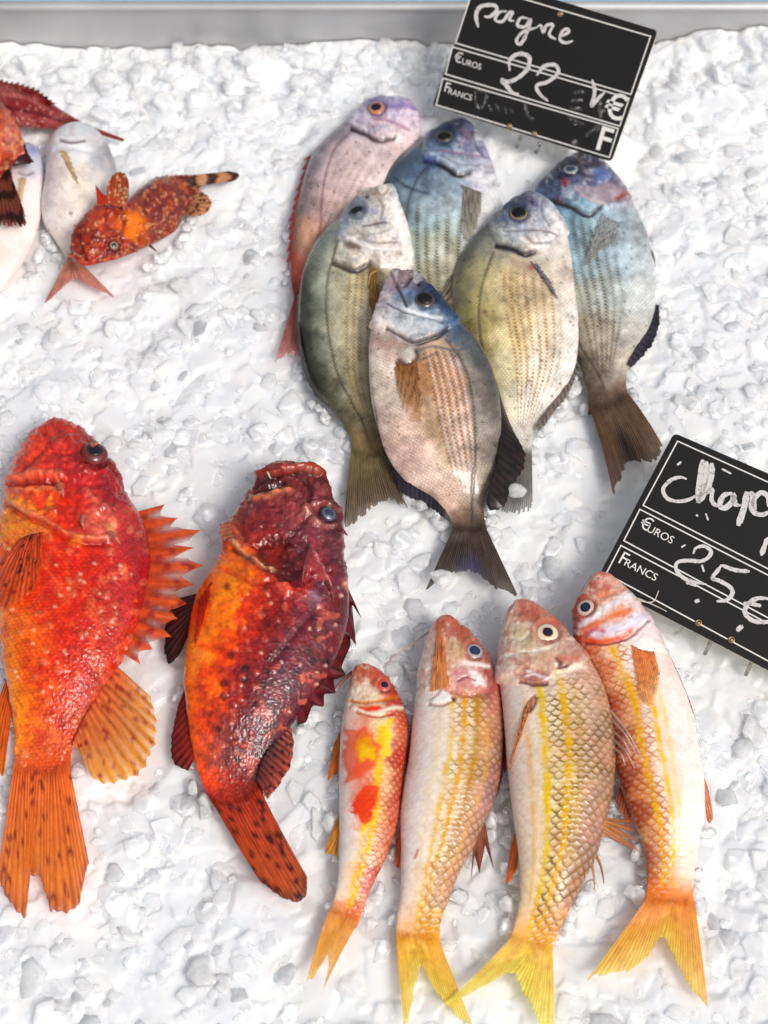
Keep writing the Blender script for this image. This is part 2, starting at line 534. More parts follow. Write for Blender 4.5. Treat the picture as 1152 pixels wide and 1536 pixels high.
class Fish:
    def __init__(s, name, label, group, L, R, z, k=0.4, prof=(2.0, 0.6), n=320, mu=120, seed=1, under=0.8, tmin=0.004, cat='fish'):
        s.seed = seed
        ml = 22
        Lp, Rp = crom(L, n), crom(R, n)
        S = np.linspace(0, 1, n)
        zc = np.interp(S, [a for a, b in z], [b for a, b in z])
        # soften the bend of the lift
        zc = np.convolve(np.pad(zc, 25, mode='edge'), np.ones(51) / 51, 'valid')
        L3, R3 = P(Lp, zc), P(Rp, zc)
        C, H = (L3 + R3) / 2, (R3 - L3) / 2
        hw = np.linalg.norm(H, axis=1)
        hs = np.convolve(np.pad(hw, 6, mode='edge'), np.ones(13) / 13, 'valid')
        t = k * hs
        t = np.where(S > 0.5, np.maximum(t, tmin), t)
        t = t * (1 - 0.88 * sstep(0.76, 0.99, S)) * (1 + 0.25 * np.exp(-((S - 0.02) / 0.03) ** 2))
        s.C, s.zc, s.tm = C, zc, t
        EDGES.append(np.stack([np.vstack([L3, R3]), np.vstack([-H, H]) / np.maximum(np.vstack([hw[:, None], hw[:, None]]), 1e-6)], 1))
        vu = -np.cos(np.linspace(0, np.pi, mu))
        vl = np.cos(np.linspace(0, np.pi, ml + 2))[1:-1]
        V = np.concatenate([vu, vl])
        a, b = prof
        pu = np.maximum(0, 1 - np.abs(vu) ** a) ** b
        pl = -under * np.maximum(0, 1 - np.abs(vl) ** a) ** b
        prf = np.concatenate([pu, pl])
        pos = C[:, None] + V[None, :, None] * H[:, None] + (t[:, None] * prf[None])[..., None] * np.array([0, 0, 1.0])
        s.n, s.m, s.mu = n, mu + ml, mu
        s.pos = pos
        s.S = np.repeat(S, s.m)
        s.V = np.tile(V, n)
        s.top = np.tile(np.arange(s.m) < mu, n)
        s.X, s.Y = proj(pos.reshape(-1, 3))
        arc = np.concatenate([[0], np.cumsum(np.linalg.norm(np.diff(C, axis=0), axis=1))])
        dv = np.linalg.norm(np.diff(pos, axis=1), axis=2)
        ac = np.concatenate([np.zeros((n, 1)), np.cumsum(dv, axis=1)], 1)
        mid = (ac[:, [mu // 2]])
        s.len = arc[-1]
        s.A, s.W = np.repeat(arc, s.m), (ac - mid).ravel()
        s.half = np.repeat(ac[:, mu - 1] / 2, s.m)
        s.disp = np.zeros(n * s.m)
        s.col = np.zeros((n * s.m, 3))
        s.scaly = np.zeros(n * s.m)
        s.root = empty(name, tuple(np.append(C[n // 2][:2], 0.0)))
        bpy.context.view_layer.update()
        tag(s.root, label, cat, group)
        s.kd = None
    # --- pigment
    def base(s, samples, sigma=22, rough=0.7):
        X, Y = s.X, s.Y
        WX = X + rough * sigma * 2 * (fbm(X / sigma / 1.1, Y / sigma / 1.1, 5, s.seed * 7 + 1, .62) - .5) * 1.6
        WY = Y + rough * sigma * 2 * (fbm(X / sigma / 1.1 + 31, Y / sigma / 1.1, 5, s.seed * 7 + 2, .62) - .5) * 1.6
        w = np.zeros(s.X.shape); c = np.zeros_like(s.col)
        for x, y, h in samples:
            d2 = (WX - x) ** 2 + (WY - y) ** 2
            g = np.exp(-d2 / (2 * (sigma * .8) ** 2)) + 1e-7 / (1 + d2 / 900)
            w += g
            c += g[:, None] * lin(h)
        s.col = c / w[:, None]
        return s
    def blend(s, mask, hexc):
        m = np.clip(mask, 0, 1)[:, None]
        s.col = s.col * (1 - m) + lin(hexc) * m
    def mult(s, f):
        s.col = np.clip(s.col * (f[:, None] if f.ndim == 1 else f), 0, 1)
    def fb(s, size, oct=4, seed=0, aniso=1.0):
        return fbm(s.X / size, s.Y / size / aniso, oct, s.seed * 13 + seed)
    def warp(s, amp, size=14, seed=50):
        return s.X + amp * (s.fb(size, 3, seed) - 0.5) * 2, s.Y + amp * (s.fb(size, 3, seed + 7) - 0.5) * 2
    def line(s, pts, width, hexc=None, amt=1.0, depth=0.0, wob=1.5, smooth=True):
        p = crom(pts, max(8, len(pts) * 5), smooth)
        x, y = s.warp(wob)
        d = seg_dist(x, y, p)
        m = np.exp(-(d / width) ** 2) * s.top
        if hexc:
            s.blend(m * amt, hexc)
        if depth:
            s.disp -= depth * m
        return m
    def patch(s, pts, hexc, amt=1.0, soft=4, wob=4, raise_=0.0):
        x, y = s.warp(wob)
        m = poly_mask(x, y, pts, soft) * s.top
        s.blend(m * amt, hexc)
        s.disp += raise_ * m
        return m
    def step(s, pts, drop, soft=3, wob=2):
        """the area stands proud by drop, with a crisp rim (gill cover)"""
        x, y = s.warp(wob)
        m = poly_mask(x, y, pts, soft) * s.top
        s.disp += drop * m
        return m
    def spot(s, x, y, r, hexc, amt=1.0, h=0.0):
        X, Y = s.warp(r * 0.35, max(4, r))
        m = np.exp(-(((X - x) ** 2 + (Y - y) ** 2) / r ** 2) ** 1.5) * s.top
        s.blend(m * amt, hexc)
        s.disp += h * m
    def mottle(s, size, amt, seed=0, oct=4):
        s.mult(1 + amt * 2 * (s.fb(size, oct, seed) - 0.5))
    def shingles(s, pu, pw, u0=0.0):
        """overlapping scales: returns rim distance r (0 centre..1 rim), lift toward the free edge, random id"""
        u, w = s.A / pu, s.W / pw
        w = w + 0.16 * (fbm(u * 0.5, w * 0.5, 2, s.seed + 3) - 0.5)
        u = u + 0.30 * (fbm(u * 0.6, w * 0.6, 2, s.seed + 4) - 0.5)
        bu = np.full(u.shape, 1e9); r_o = np.ones(u.shape); du_o = np.zeros(u.shape); rid = np.zeros(u.shape)
        iu = np.floor(u)
        for di in range(-3, 2):
            row = iu + di
            off = 0.5 * np.mod(row, 2)
            iw = np.floor(w - off)
            for dj in (-1, 0, 1):
                cw = iw + dj + 0.5 + off
                cu = row + 0.0
                du, dw = u - cu, w - cw
                r = np.sqrt((du / 1.55) ** 2 + (dw / 0.64) ** 2)
                ok = (r < 1) & (du > -1.2) & (cu < bu)
                bu = np.where(ok, cu, bu)
                r_o = np.where(ok, r, r_o)
                du_o = np.where(ok, du / 1.55, du_o)
                rid = np.where(ok, _h(row, iw + dj + np.where(off > 0, 500, 0), s.seed + 70), rid)
        return r_o, du_o, rid
    # --- meshes
    def surface(s):
        p = s.pos
        du = np.gradient(p, axis=0)
        dv = np.roll(p, -1, axis=1) - np.roll(p, 1, axis=1)
        nrm = np.cross(dv, du)
        ln = np.linalg.norm(nrm, axis=2, keepdims=True)
        nrm = nrm / np.maximum(ln, 1e-12)
        # keep outward (upper side looks up)
        k = s.mu // 2
        sg = np.sign(nrm[s.n // 2, k, 2])
        return nrm * sg
    def finish(s, mat, sat=1.08, gam=1.15, gain=1.0):
        if s.seed in TAIL_TINT:       # the tail root takes on the colour of the tail fin
            s.blend(.65 * sstep(.90, .985, s.S + .06 * (s.fb(7, 3, 400) - .5)), TAIL_TINT[s.seed])
        # pigment depth: the eye sees wet skin darker and richer than dry
        lum = s.col.mean(1, keepdims=True)
        s.col = np.clip(lum + (s.col - lum) * sat, 0.001, 1) ** gam
        s.col = 1 - (1 - np.clip(s.col, 0, .97)) ** gain
        nrm = s.surface()
        edge = np.clip(1 - np.abs(s.V) ** 8, 0, 1)
        fade = sstep(0, 0.02, s.S)
        s.pos = s.pos + nrm * (s.disp * fade).reshape(s.n, s.m, 1)
        s.nrm = nrm
        v = s.pos.reshape(-1, 3)
        f = grid_faces(s.n, s.m, wrap=True)
        # close both ends with a centre vertex
        c0, c1 = len(v), len(v) + 1
        v = np.vstack([v, s.pos[0].mean(0), s.pos[-1].mean(0)])
        i = np.arange(s.m); j = (i + 1) % s.m
        base = (s.n - 1) * s.m
        caps = np.vstack([np.stack([j, i, np.full(s.m, c0), np.full(s.m, c0)], 1), np.stack([base + i, base + j, np.full(s.m, c1), np.full(s.m, c1)], 1)])
        col = np.vstack([s.col, s.col[:1], s.col[-1:]])
        al = np.concatenate([s.scaly, [0, 0]])
        fl = np.stack([np.append(s.A, [0, 0]), np.append(s.W, [0, 0]), np.zeros(len(v))], 1)
        fcs = f.tolist() + [[a, b, c] for a, b, c, d in caps.tolist()]
        s.body = mesh_obj('body', v, fcs, mat, s.root, attrs={'pigment': ('FLOAT_COLOR', np.hstack([np.clip(col, 0, 1), al[:, None]])), 'flank': ('FLOAT_VECTOR', fl)})
        bm = bmesh.new(); bm.from_mesh(s.body.data)
        bmesh.ops.recalc_face_normals(bm, faces=bm.faces)
        bm.to_mesh(s.body.data); bm.free()
        X, Y = proj(s.pos.reshape(-1, 3))
        s.tx, s.ty = X, Y
        idx = np.nonzero(s.top)[0][::2]
        kd = kdtree.KDTree(len(idx))
        for q in idx:
            kd.insert((X[q], Y[q], 0), int(q))
        kd.balance()
        s.kd = kd
        low = s.pos[::4, s.mu - 1::4].reshape(-1, 3)
        KEEP_OFF.append(s.pos[::3, :s.mu:3].reshape(-1, 3))
        return s
    def at(s, x, y):
        _, q, _ = s.kd.find((x, y, 0))
        i, j = divmod(q, s.m)
        # smooth normal around the spot
        n = s.nrm[max(0, i - 6):i + 7, max(0, j - 4):j + 5].reshape(-1, 3).mean(0)
        return s.pos[i, j], n / np.linalg.norm(n)
    def eye(s, x, y, r, rings, pupil, pr, squash=0.45, tilt=0.0, ecc=1.0, lift=0.0, look=(0, 0)):
        """rings: [(radius fraction, colour)...]; r in plan pixels"""
        o, n = s.at(x, y)
        n = n * 0.6 + np.array([0, -0.25, 0.8]) * 0.4
        n /= np.linalg.norm(n)
        a = np.cross([0, 1, 0.0], n); a /= np.linalg.norm(a)
        b = np.cross(n, a)
        ca, sa = math.cos(tilt), math.sin(tilt)
        a, b = a * ca + b * sa, b * ca - a * sa
        R = r * KPX * np.linalg.norm(o - CAM)
        def dome(name, rad, base, col_fn, parent, off=(0, 0), h=squash, ec=ecc):
            nr, na = 14, 36
            q = np.linspace(0, 1, nr)[:, None]; th = np.linspace(0, 2 * np.pi, na, endpoint=False)[None]
            rr = rad * np.sin(q * np.pi / 2)
            hh = rad * h * np.cos(q * np.pi / 2) + base
            px, py = rr * np.cos(th) + off[0] * R, rr * ec * np.sin(th) + off[1] * R
            v = o + px[..., None] * a + py[..., None] * b + np.broadcast_to(hh, px.shape)[..., None] * n
            lower = o + (px[-1] * 0.9)[:, None] * a + (py[-1] * 0.9)[:, None] * b + (base - R * 0.35) * n
            v = np.vstack([v.reshape(-1, 3), lower])
            f = grid_faces(nr + 1, na, wrap=True).tolist()
            f.append([nr * na + kk for kk in range(na)][::-1])
            cf = np.sin(np.append(np.linspace(0, 1, nr), 1.0) * np.pi / 2)
            c = np.repeat(col_fn(cf), na, 0)
            ob = mesh_obj(name, v, f, M_EYE, parent, attrs={'pigment': ('FLOAT_COLOR', np.hstack([c, np.ones((len(c), 1))]))})
            bm = bmesh.new(); bm.from_mesh(ob.data); bmesh.ops.recalc_face_normals(bm, faces=bm.faces); bm.to_mesh(ob.data); bm.free()
            return ob
        rf = [q for q, _ in rings]; rc = np.array([lin(h) for _, h in rings])
        iris = lambda f: np.stack([np.interp(f, rf, rc[:, k]) for k in range(3)], 1)
        e = dome('eye', R, R * (lift - 0.1), iris, s.root)
        pc = lin(pupil)
        k = pr / r
        top = R * (lift - 0.1) + R * squash * math.sqrt(max(0, 1 - k * k))
        dome('pupil', R * k, top - R * 0.02, lambda f: np.outer(np.ones_like(f), pc) * (1 + 0.6 * (f[:, None] < 0.5)), e, off=look, h=squash * k * 0.9)
        return e
    def fin(s, name, base, tip, z=None, rays=14, rag=0.05, deep=0.0, colour=None, alpha=1.0, ridge=0.00035, lift=0.0018, smooth=True, nu=22,
            thick=0.0004, bow=0.0, mat=None, per=5, smooth_base=True, split=0.0, root=None, spine=0):
        nw = rays * per + 1
        B, T = crom(base, nw, smooth_base), crom(tip, nw, smooth)
        if root is None:
            root = 24 if name == 'tail_fin' else (3 if z is not None else 0)
        B = B - (T - B) / (np.linalg.norm(T - B, axis=1)[:, None] + 1e-6) * root
        w = np.linspace(0, 1, nw)
        rnd = RNG.random(rays + 1)
        if z is None:
            rag = rag * .4
        ph = np.abs(((w * rays) % 1.0) - 0.5) * 2           # 1 on a ray, 0 between rays
        ri = np.clip(np.round(w * rays).astype(int), 0, rays)
        ln = np.ones(nw)
        if z is None:
            ln = 0.70 + 0.30 * np.sin(np.clip(w * 1.0, 0, 1) * np.pi) ** 0.6
        ln = ln - rag * rnd[ri] - deep * ((1 - ph) ** 0.8 if spine == 0 else 1 - ph ** spine) - split * ((1 - ph) > 0.75) * (rnd[ri] > 0.45) * rnd[ri]
        u = np.linspace(0, 1, nu)
        U = u[:, None] * ln[None]
        px = B[None] * (1 - U[..., None]) + T[None] * U[..., None]
        ax = T - B
        perp = np.stack([-ax[:, 1], ax[:, 0]], 1)
        px = px + bow * (U * (1 - U))[..., None] * perp[None]
        if z is not None:
            zz = np.asarray(z[0]) * (1 - U) + np.asarray(z[1]) * U
            if name == 'tail_fin':
                zz = zz + .0055 * (1 - sstep(0.05, .45, U))
            pos = P(px, zz)
            nn = np.array([0, 0, 1.0])
            KEEP_OFF.append(pos[::2, ::3].reshape(-1, 3))
        else:
            pos = np.zeros((nu, nw, 3))
            for a in range(nu):
                for b in range(0, nw):
                    pos[a, b] = s.at(*px[a, b])[0] if (b % 2 == 0 or b == nw - 1) else 0
            for b in range(1, nw - 1, 2):
                pos[:, b] = (pos[:, b - 1] + pos[:, b + 1]) / 2
            d = CAM - pos
            d /= np.linalg.norm(d, axis=2, keepdims=True)
            pos = pos + d * (lift * (0.25 + 0.75 * np.sin(np.clip(U, 0, 1) * 2.2)))[..., None]
            nn = np.array([0, -0.4, 0.9])
        pos = pos + (ridge * (ph - 0.5))[None, :, None] * nn + (0.0006 * (fbm(px[..., 0] / 18, px[..., 1] / 18, 2, s.seed) - 0.5))[..., None] * nn
        c, al = colour(U, np.broadcast_to(w[None], U.shape), np.broadcast_to(ph[None], U.shape), px[..., 0], px[..., 1])
        if name == 'tail_fin':        # rays fan out of the skin, no hard seam
            al = np.asarray(al) * sstep(.0, 24 / np.linalg.norm(T - B, axis=1).mean(), U + .10 * (fbm(np.broadcast_to(w[None], U.shape) * rays, U * 3, 3, s.seed) - .5) - .01)
        al = np.broadcast_to(np.asarray(al) * alpha, U.shape)
        if z is None:
            c = 1 - (1 - np.clip(c, 0, 1)) ** 1.35
            al = np.asarray(al) * 0.72 * (1 - 0.55 * sstep(0.4, 1.0, U)) * (1 - 0.35 * (np.abs(2 * w - 1) ** 6)[None])
        c = np.clip(c, 0, 1)
        att = np.concatenate([c, al[..., None]], -1).reshape(-1, 4)
        top = pos.reshape(-1, 3)
        bot = top - nn * thick
        N = len(top)
        f1 = grid_faces(nu, nw)
        f2 = grid_faces(nu, nw, flip=True) + N
        ring = np.concatenate([np.arange(nw), np.arange(1, nu) * nw + nw - 1, (nu - 1) * nw + np.arange(nw - 2, -1, -1), np.arange(nu - 2, 0, -1) * nw])
        r2 = np.roll(ring, -1)
        f3 = np.stack([r2, ring, ring + N, r2 + N], 1)
        return mesh_obj(name, np.vstack([top, bot]), np.vstack([f1, f2, f3]), mat or M_FIN, s.root, attrs={'pigment': ('FLOAT_COLOR', np.vstack([att, att]))})
    def socket(s, x, y, r, hexc, amt=.8, rim=.0012):
        d = np.hypot(s.X - x, s.Y - y) / r
        s.blend(np.exp(-(d / 1.25) ** 4) * amt * s.top, hexc)
        s.disp += rim * np.exp(-((d - 1.25) / .25) ** 2) * s.top
        s.disp -= rim * np.exp(-(d / 1.0) ** 4) * s.top
    def strand(s, name, pts, z, r0, r1, hexc, n=24):
        """thin whisker or free ray; r in metres"""
        p = crom(pts, n)
        zz = np.interp(np.linspace(0, 1, n), np.linspace(0, 1, len(z)), z)
        v, f = tube(P(p, zz), np.linspace(r0, r1, n), 8)
        c = np.tile(np.append(lin(hexc), 1.0), (len(v), 1))
        return mesh_obj(name, v, f, M_FIN, s.root, attrs={'pigment': ('FLOAT_COLOR', c)})

M_FIN = fin_material('fin_membrane')
M_EYE = eye_material('fish_eye')
M_BREAM = skin_material('bream_skin', cell=0.0031, cell_dark=0.46, cell_bump=0.9, rough=0.30, coat=0.35, grain=0.10)
M_MULLET = skin_material('mullet_skin', rough=0.30, coat=0.35, grain=0.09)
M_SCORP = skin_material('scorpionfish_skin', cell=0.0044, cell_dark=0.55, cell_bump=1.0, rough=0.32, coat=0.35, grain=0.2)

def ray_colour(c0, c1, dark=0.35, tipdark=None, spots=None, seed=0, clear=0.0, tipclear=0.0, streak=0.7, gain=1.15):
    """c0 base colour, c1 tip colour; rays lighter or darker than the membrane"""
    a, b = lin(c0), lin(c1)
    def f(U, W, ph, X, Y):
        c = a * (1 - U[..., None]) + b * U[..., None]
        n = fbm(X / 7, Y / 7, 3, seed + 3)
        st = fbm(W * 60, U * 3, 2, seed + 8)
        k = 1 + 1.5 * dark * (ph - 0.6) + 0.6 * (n - 0.5) + streak * (st - 0.5)
        c = np.clip(c * np.clip(k, .25, 2)[..., None], 0, 1) ** 1.15
        if spots:
            d, rid = cells(X / spots[0] + seed, Y / spots[0], seed, 0.9)
            m = sstep(spots[1], spots[1] * 0.55, d + 0.25 * (n - 0.5)) * (rid > spots[3])
            c = c * (1 - m[..., None]) + lin(spots[2]) * m[..., None]
        if tipdark:
            m = sstep(tipdark[0], tipdark[0] + 0.25, U + 0.25 * (n - 0.5))[..., None] * tipdark[2]
            c = c * (1 - m) + lin(tipdark[1]) * m
        c = 1 - (1 - np.clip(c, 0, .98)) ** gain
        al = 1 - 1.2 * clear * (1 - ph) * sstep(.05, .5, U) - tipclear * sstep(0.55, 1.0, U + .3 * (n - .5)) * (.4 + .6 * (1 - ph))
        return c, np.clip(al, 0.05, 1)
    return f
# ------------------------------------------------------------------ the heap of bream
G_BREAM = 'bream heaped in the middle of the ice'

def bream_marks(f, head, lateral, lat_hex, stripes, stripe_hex, s0=0.30, s1=0.93, amt=0.75, pale_between=None, head_soft=5, back=-1):
    hm = poly_mask(*f.warp(3), head, head_soft)
    f.scaly = (1 - hm) * (1 - 0.6 * sstep(0.93, 1.0, f.S))
    dots = 0.55 + 0.45 * np.sin(f.A / 0.0034 * 2 * np.pi + 3 * np.floor(f.V * 20))
    for k, (v0, wd, a) in enumerate(stripes):
        bend = 0.05 * np.sin(f.S * 5 + k)
        g = np.exp(-((f.V - v0 - bend * 0.4) / wd) ** 2)
        br = sstep(0.30, 0.62, f.fb(26, 3, 90 + k))
        m = g * (dots * 1.15 - .12) * sstep(s0, s0 + 0.07, f.S) * (1 - sstep(s1 - 0.1, s1, f.S)) * (1 - hm) * (0.45 + 0.55 * br)
        f.blend(np.clip(m * a * amt * 2.6, 0, .95), stripe_hex)
    if pale_between:
        for k in range(len(stripes) - 1):
            v0 = (stripes[k][0] + stripes[k + 1][0]) / 2
            g = np.exp(-((f.V - v0) / 0.022) ** 2) * (1 - dots * 0.5) * sstep(s0, s0 + 0.08, f.S) * (1 - sstep(s1 - 0.15, s1, f.S)) * (1 - hm)
            f.blend(g * 0.55, pale_between)
    # brushed silver and dusky flecks over the head, cloudy flank
    hh = hm * f.top
    n1, n2, n3 = f.fb(20, 4, 201), f.fb(9, 4, 207), f.fb(4.5, 3, 211)
    f.blend(sstep(.55, .72, n1) * hh * .30, '#2f3444')
    f.blend(sstep(.54, .70, n2) * hh * .32, '#e4e4e6')
    f.blend(sstep(.56, .72, f.fb(14, 4, 219)) * hh * .30, '#6f88ac')
    f.blend(sstep(.60, .75, f.fb(12, 4, 223)) * hh * .22, '#9c7c70')
    f.mult(1 + hh * (.7 * (n3 - .5) + .5 * (f.fb(2.2, 2, 213) - .5)))
    f.disp += hh * (.0012 * (n1 - .5) + .0010 * (n2 - .5) + .0004 * (n3 - .5))
    bb = (1 - hm) * f.top
    f.mult(1 + bb * (.75 * (f.fb(34, 3, 231) - .5) + .60 * (f.fb(11, 3, 233) - .5) + .35 * (f.fb(3.2, 2, 235) - .5)))
    f.mult(1 - bb * .38 * sstep(.50, .98, back * f.V))
    d0, rid = cells(f.X / 13, f.Y / 13, f.seed + 300, .95)
    f.blend(sstep(.20, .08, d0) * (rid > .84) * bb * .5, '#3a2c28')
    f.disp += bb * (.0010 * (f.fb(40, 2, 241) - .5))
    d = seg_dist(*f.warp(0.6), crom(lateral, 60))
    f.blend(np.exp(-(d / 2.1) ** 2) * (0.55 + 0.45 * dots) * 0.85 * f.top, lat_hex)
    f.disp -= 0.0004 * np.exp(-(d / 2.5) ** 2)
    return hm

# --- pink pandora, lowest of the heap, its head turned to the card
f = Fish('pandora_bream', 'pale pink bream with orange-rimmed eye, partly under the blue-grey bream', G_BREAM,
    L=[(624, 170), (612, 153), (582, 149), (556, 153), (540, 165), (518, 182), (490, 207), (469, 231), (456, 266), (446, 304), (440, 335), (437, 375), (436, 410), (439, 435), (442, 452)],
    R=[(624, 170), (627, 188), (625, 205), (612, 235), (600, 270), (585, 310), (560, 350), (530, 385), (500, 415), (475, 440), (464, 458)],
    z=[(0, 0.020), (0.5, 0.016), (1, 0.006)], k=0.33, prof=(2.3, 0.62), n=300, mu=110, seed=3)
f.base([(610, 158, '#b9a9c6'), (580, 152, '#8f87b0'), (545, 168, '#a9a3b8'), (600, 180, '#c9b3c2'), (570, 190, '#c6b4c0'), (520, 190, '#a79fae'), (490, 215, '#b3a4aa'), (465, 245, '#9a8f98'),
        (600, 215, '#d9bfc0'), (560, 215, '#cdb6b8'), (520, 230, '#c8b0b2'), (500, 260, '#c6aeb0'), (550, 260, '#d8c2bd'), (455, 300, '#a08f95'), (480, 310, '#b59a98'), (515, 310, '#cbb2ab'),
        (450, 350, '#b48a72'), (470, 360, '#bd8f78'), (445, 400, '#b5604e'), (450, 440, '#b04a40')], 20)
bream_marks(f, [(640, 140), (540, 140), (524, 190), (549, 205), (567, 214), (590, 211), (640, 212)],
            [(528, 195), (514, 208), (501, 224), (489, 259), (482, 300), (480, 342), (470, 390), (452, 440)], '#8a5a5c',
            [(-0.28, .04, .5), (-0.1, .04, .6), (0.06, .04, .6), (0.22, .04, .6), (0.38, .04, .5)], '#a07a66', s0=.36, amt=.6)
f.step([(640, 140), (540, 140), (524, 190), (549, 205), (567, 214), (590, 211), (640, 212)], 0.0026)
f.line([(526, 192), (549, 203), (567, 212), (590, 209)], 3.2, '#381a24', .95, .0026)
f.line([(560, 181), (590, 186), (612, 198)], 2.2, '#a66a86', .8, .0006)
f.line([(578, 166), (604, 161), (620, 164)], 4, '#6c5f96', .7)
f.mottle(18, .16)
f.socket(565, 164, 13.5, '#57507a')
f.finish(M_BREAM, .90, 1.30, 1.5)
f.eye(565, 164, 13.5, [(0, '#20222c'), (.5, '#39384a'), (.62, '#c98a66'), (.85, '#c07a58'), (1, '#4a3a52')], '#0e1017', 7.5, lift=.1)
f.fin('dorsal_fin', [(470, 229), (456, 266), (446, 304), (440, 335), (437, 390)], [(452, 242), (447, 268), (438, 306), (430, 345), (428, 412)], z=(0.016, 0.012), rays=11, deep=.45, rag=.2, colour=ray_colour('#a8493f', '#b8473c', .4, clear=.5))
f.fin('tail_fin', [(441, 448), (452, 455), (463, 458)], [(411, 546), (424, 543), (438, 538), (452, 534), (470, 520)], z=(0.008, 0.011), rays=16, rag=.12, colour=ray_colour('#b85a50', '#c9766a', .5, clear=.6, tipclear=.4, seed=2))

# --- blue-grey bream
f = Fish('sea_bream', 'blue-grey bream lying between the pink bream and the price card', G_BREAM,
    L=[(703, 187), (690, 181), (674, 186), (650, 200), (615, 221), (587, 245), (567, 275), (556, 330), (562, 400), (585, 470), (615, 530), (645, 580), (660, 600)],
    R=[(703, 187), (713, 200), (722, 216), (733, 241), (740, 262), (748, 290), (752, 320), (750, 380), (738, 450), (718, 520), (700, 575), (690, 598)],
    z=[(0, 0.022), (0.5, 0.018), (1, 0.006)], k=0.33, prof=(2.3, 0.62), n=300, mu=110, seed=4)
f.base([(700, 195, '#5f566f'), (680, 190, '#3f4156'), (650, 206, '#5f7089'), (720, 225, '#8f8fa6'), (700, 230, '#7f86a8'), (735, 260, '#b9b6c2'), (690, 250, '#a9b4c4'), (650, 230, '#6f8aa6'), (620, 240, '#5b7388'),
        (590, 260, '#5d7384'), (575, 290, '#647885'), (640, 270, '#7d97ab'), (670, 275, '#93a7b5'), (610, 300, '#7b8f98'), (640, 320, '#9fb2b8'), (680, 320, '#b3c2c6'), (735, 300, '#e4e4e6'), (740, 330, '#ebe9e8'),
        (570, 340, '#6d7f84'), (620, 370, '#9aa6a0'), (660, 370, '#b5b8a8'), (690, 400, '#b8b5a0'), (650, 420, '#a8a48c'), (725, 370, '#dddcd8'), (630, 470, '#a09a80')], 18)
bream_marks(f, [(720, 170), (640, 190), (634, 240), (664, 249), (686, 263), (704, 261), (745, 268), (760, 200)],
            [(641, 250), (630, 262), (622, 276), (613, 300), (608, 335), (608, 380), (620, 440), (650, 530)], '#3b3a38',
            [(-0.62, .03, .4), (-0.28, .035, .8), (-.12, .035, .9), (0.03, .035, .9), (.18, .035, .9), (.34, .035, .7)], '#5c5334', s0=.38, amt=.8)
f.step([(720, 170), (640, 190), (634, 240), (664, 249), (686, 263), (704, 261), (745, 268), (760, 200)], 0.0026)
f.line([(636, 240), (664, 248), (685, 262), (703, 260)], 3.6, '#18141e', 1, .003)
f.line([(655, 228), (690, 234), (732, 240)], 2, '#8a6a86', .8, .0006)
f.line([(592, 268), (612, 282), (640, 289)], 2.6, '#3a4350', .7)
f.line([(636, 236), (652, 243), (640, 250)], 5, '#3c4a86', .5)
f.line([(670, 240), (700, 252), (725, 246)], 5, '#c6cdd6', .5)
f.patch([(598, 250), (625, 245), (636, 262), (610, 270)], '#475f78', .5, 8)
f.mottle(16, .22)
f.mottle(5, .10, 4)
f.socket(666, 207, 15, '#26304a')
f.spot(686, 194, 3, '#15131c', .9)
f.line([(706, 200), (712, 218), (722, 236)], 2.2, '#4a4658', .6, .0012)
f.line([(660, 234), (688, 248), (716, 250)], 2.2, '#6a6c80', .6, .0012)
f.line([(700, 266), (726, 272), (742, 268)], 4, '#f0eeee', .6)
f.patch([(640, 206), (672, 188), (690, 183), (694, 192), (670, 200), (644, 218)], '#232838', .6, 6)
f.patch([(570, 278), (588, 250), (616, 226), (622, 236), (598, 262), (580, 290)], '#3f5468', .5, 8)
f.finish(M_BREAM, .90, 1.30, 1.5)
f.eye(666, 207, 15, [(0, '#0c0d12'), (.66, '#14171f'), (.75, '#5d564c'), (.88, '#2a3348'), (1, '#1a2238')], '#020306', 10.5, lift=.04, squash=.38, ecc=.85)
f.fin('pectoral_fin', [(693, 277), (708, 283), (724, 289)], [(692, 378), (700, 372), (712, 348), (722, 322)], rays=10, rag=.05, colour=ray_colour('#8f8a84', '#a39c84', .2, clear=.35, streak=.25))

# --- bluish bream with a brown forked tail, at the right
f = Fish('sea_bream', 'bluish bream with dark snout and brown forked tail, its head just below the price card', G_BREAM,
    L=[(884, 231), (866, 233), (844, 247), (822, 266), (806, 284), (796, 320), (800, 370), (815, 420), (838, 480), (858, 520), (871, 550), (879, 580), (883, 605), (882, 622)],
    R=[(884, 231), (897, 238), (912, 254), (930, 276), (942, 293), (957, 320), (972, 353), (979, 390), (982, 426), (983, 459), (973, 492), (957, 521), (944, 546), (939, 572), (943, 592), (950, 606)],
    z=[(0, 0.020), (0.5, 0.017), (1, 0.007)], k=0.33, prof=(2.3, 0.62), n=310, mu=110, seed=5)
f.base([(885, 238, '#4d3a3e'), (860, 245, '#2f3140'), (830, 268, '#3f4760'), (900, 258, '#51597c'), (880, 275, '#5d5c74'), (915, 282, '#6d5f70'), (935, 292, '#8a7a85'), (850, 290, '#4f5a78'), (820, 300, '#5b6d8c'),
        (840, 320, '#7fa2b8'), (870, 325, '#8fb3c4'), (905, 330, '#a9c0cc'), (940, 330, '#a8b4bc'), (960, 350, '#aeb6ba'), (845, 370, '#7e9fb0'), (880, 390, '#9db8c2'), (930, 390, '#b9ced8'), (965, 400, '#b4bcc0'),
        (870, 440, '#a9aba2'), (910, 440, '#b4bcbc'), (950, 450, '#b4b8b6'), (975, 450, '#c0c2c0'), (870, 490, '#99937f'), (900, 500, '#a59f90'), (940, 500, '#b9b6ae'), (890, 560, '#7f7464'), (925, 550, '#b3a99b'), (890, 600, '#66523f'), (935, 595, '#8a7260')], 18)
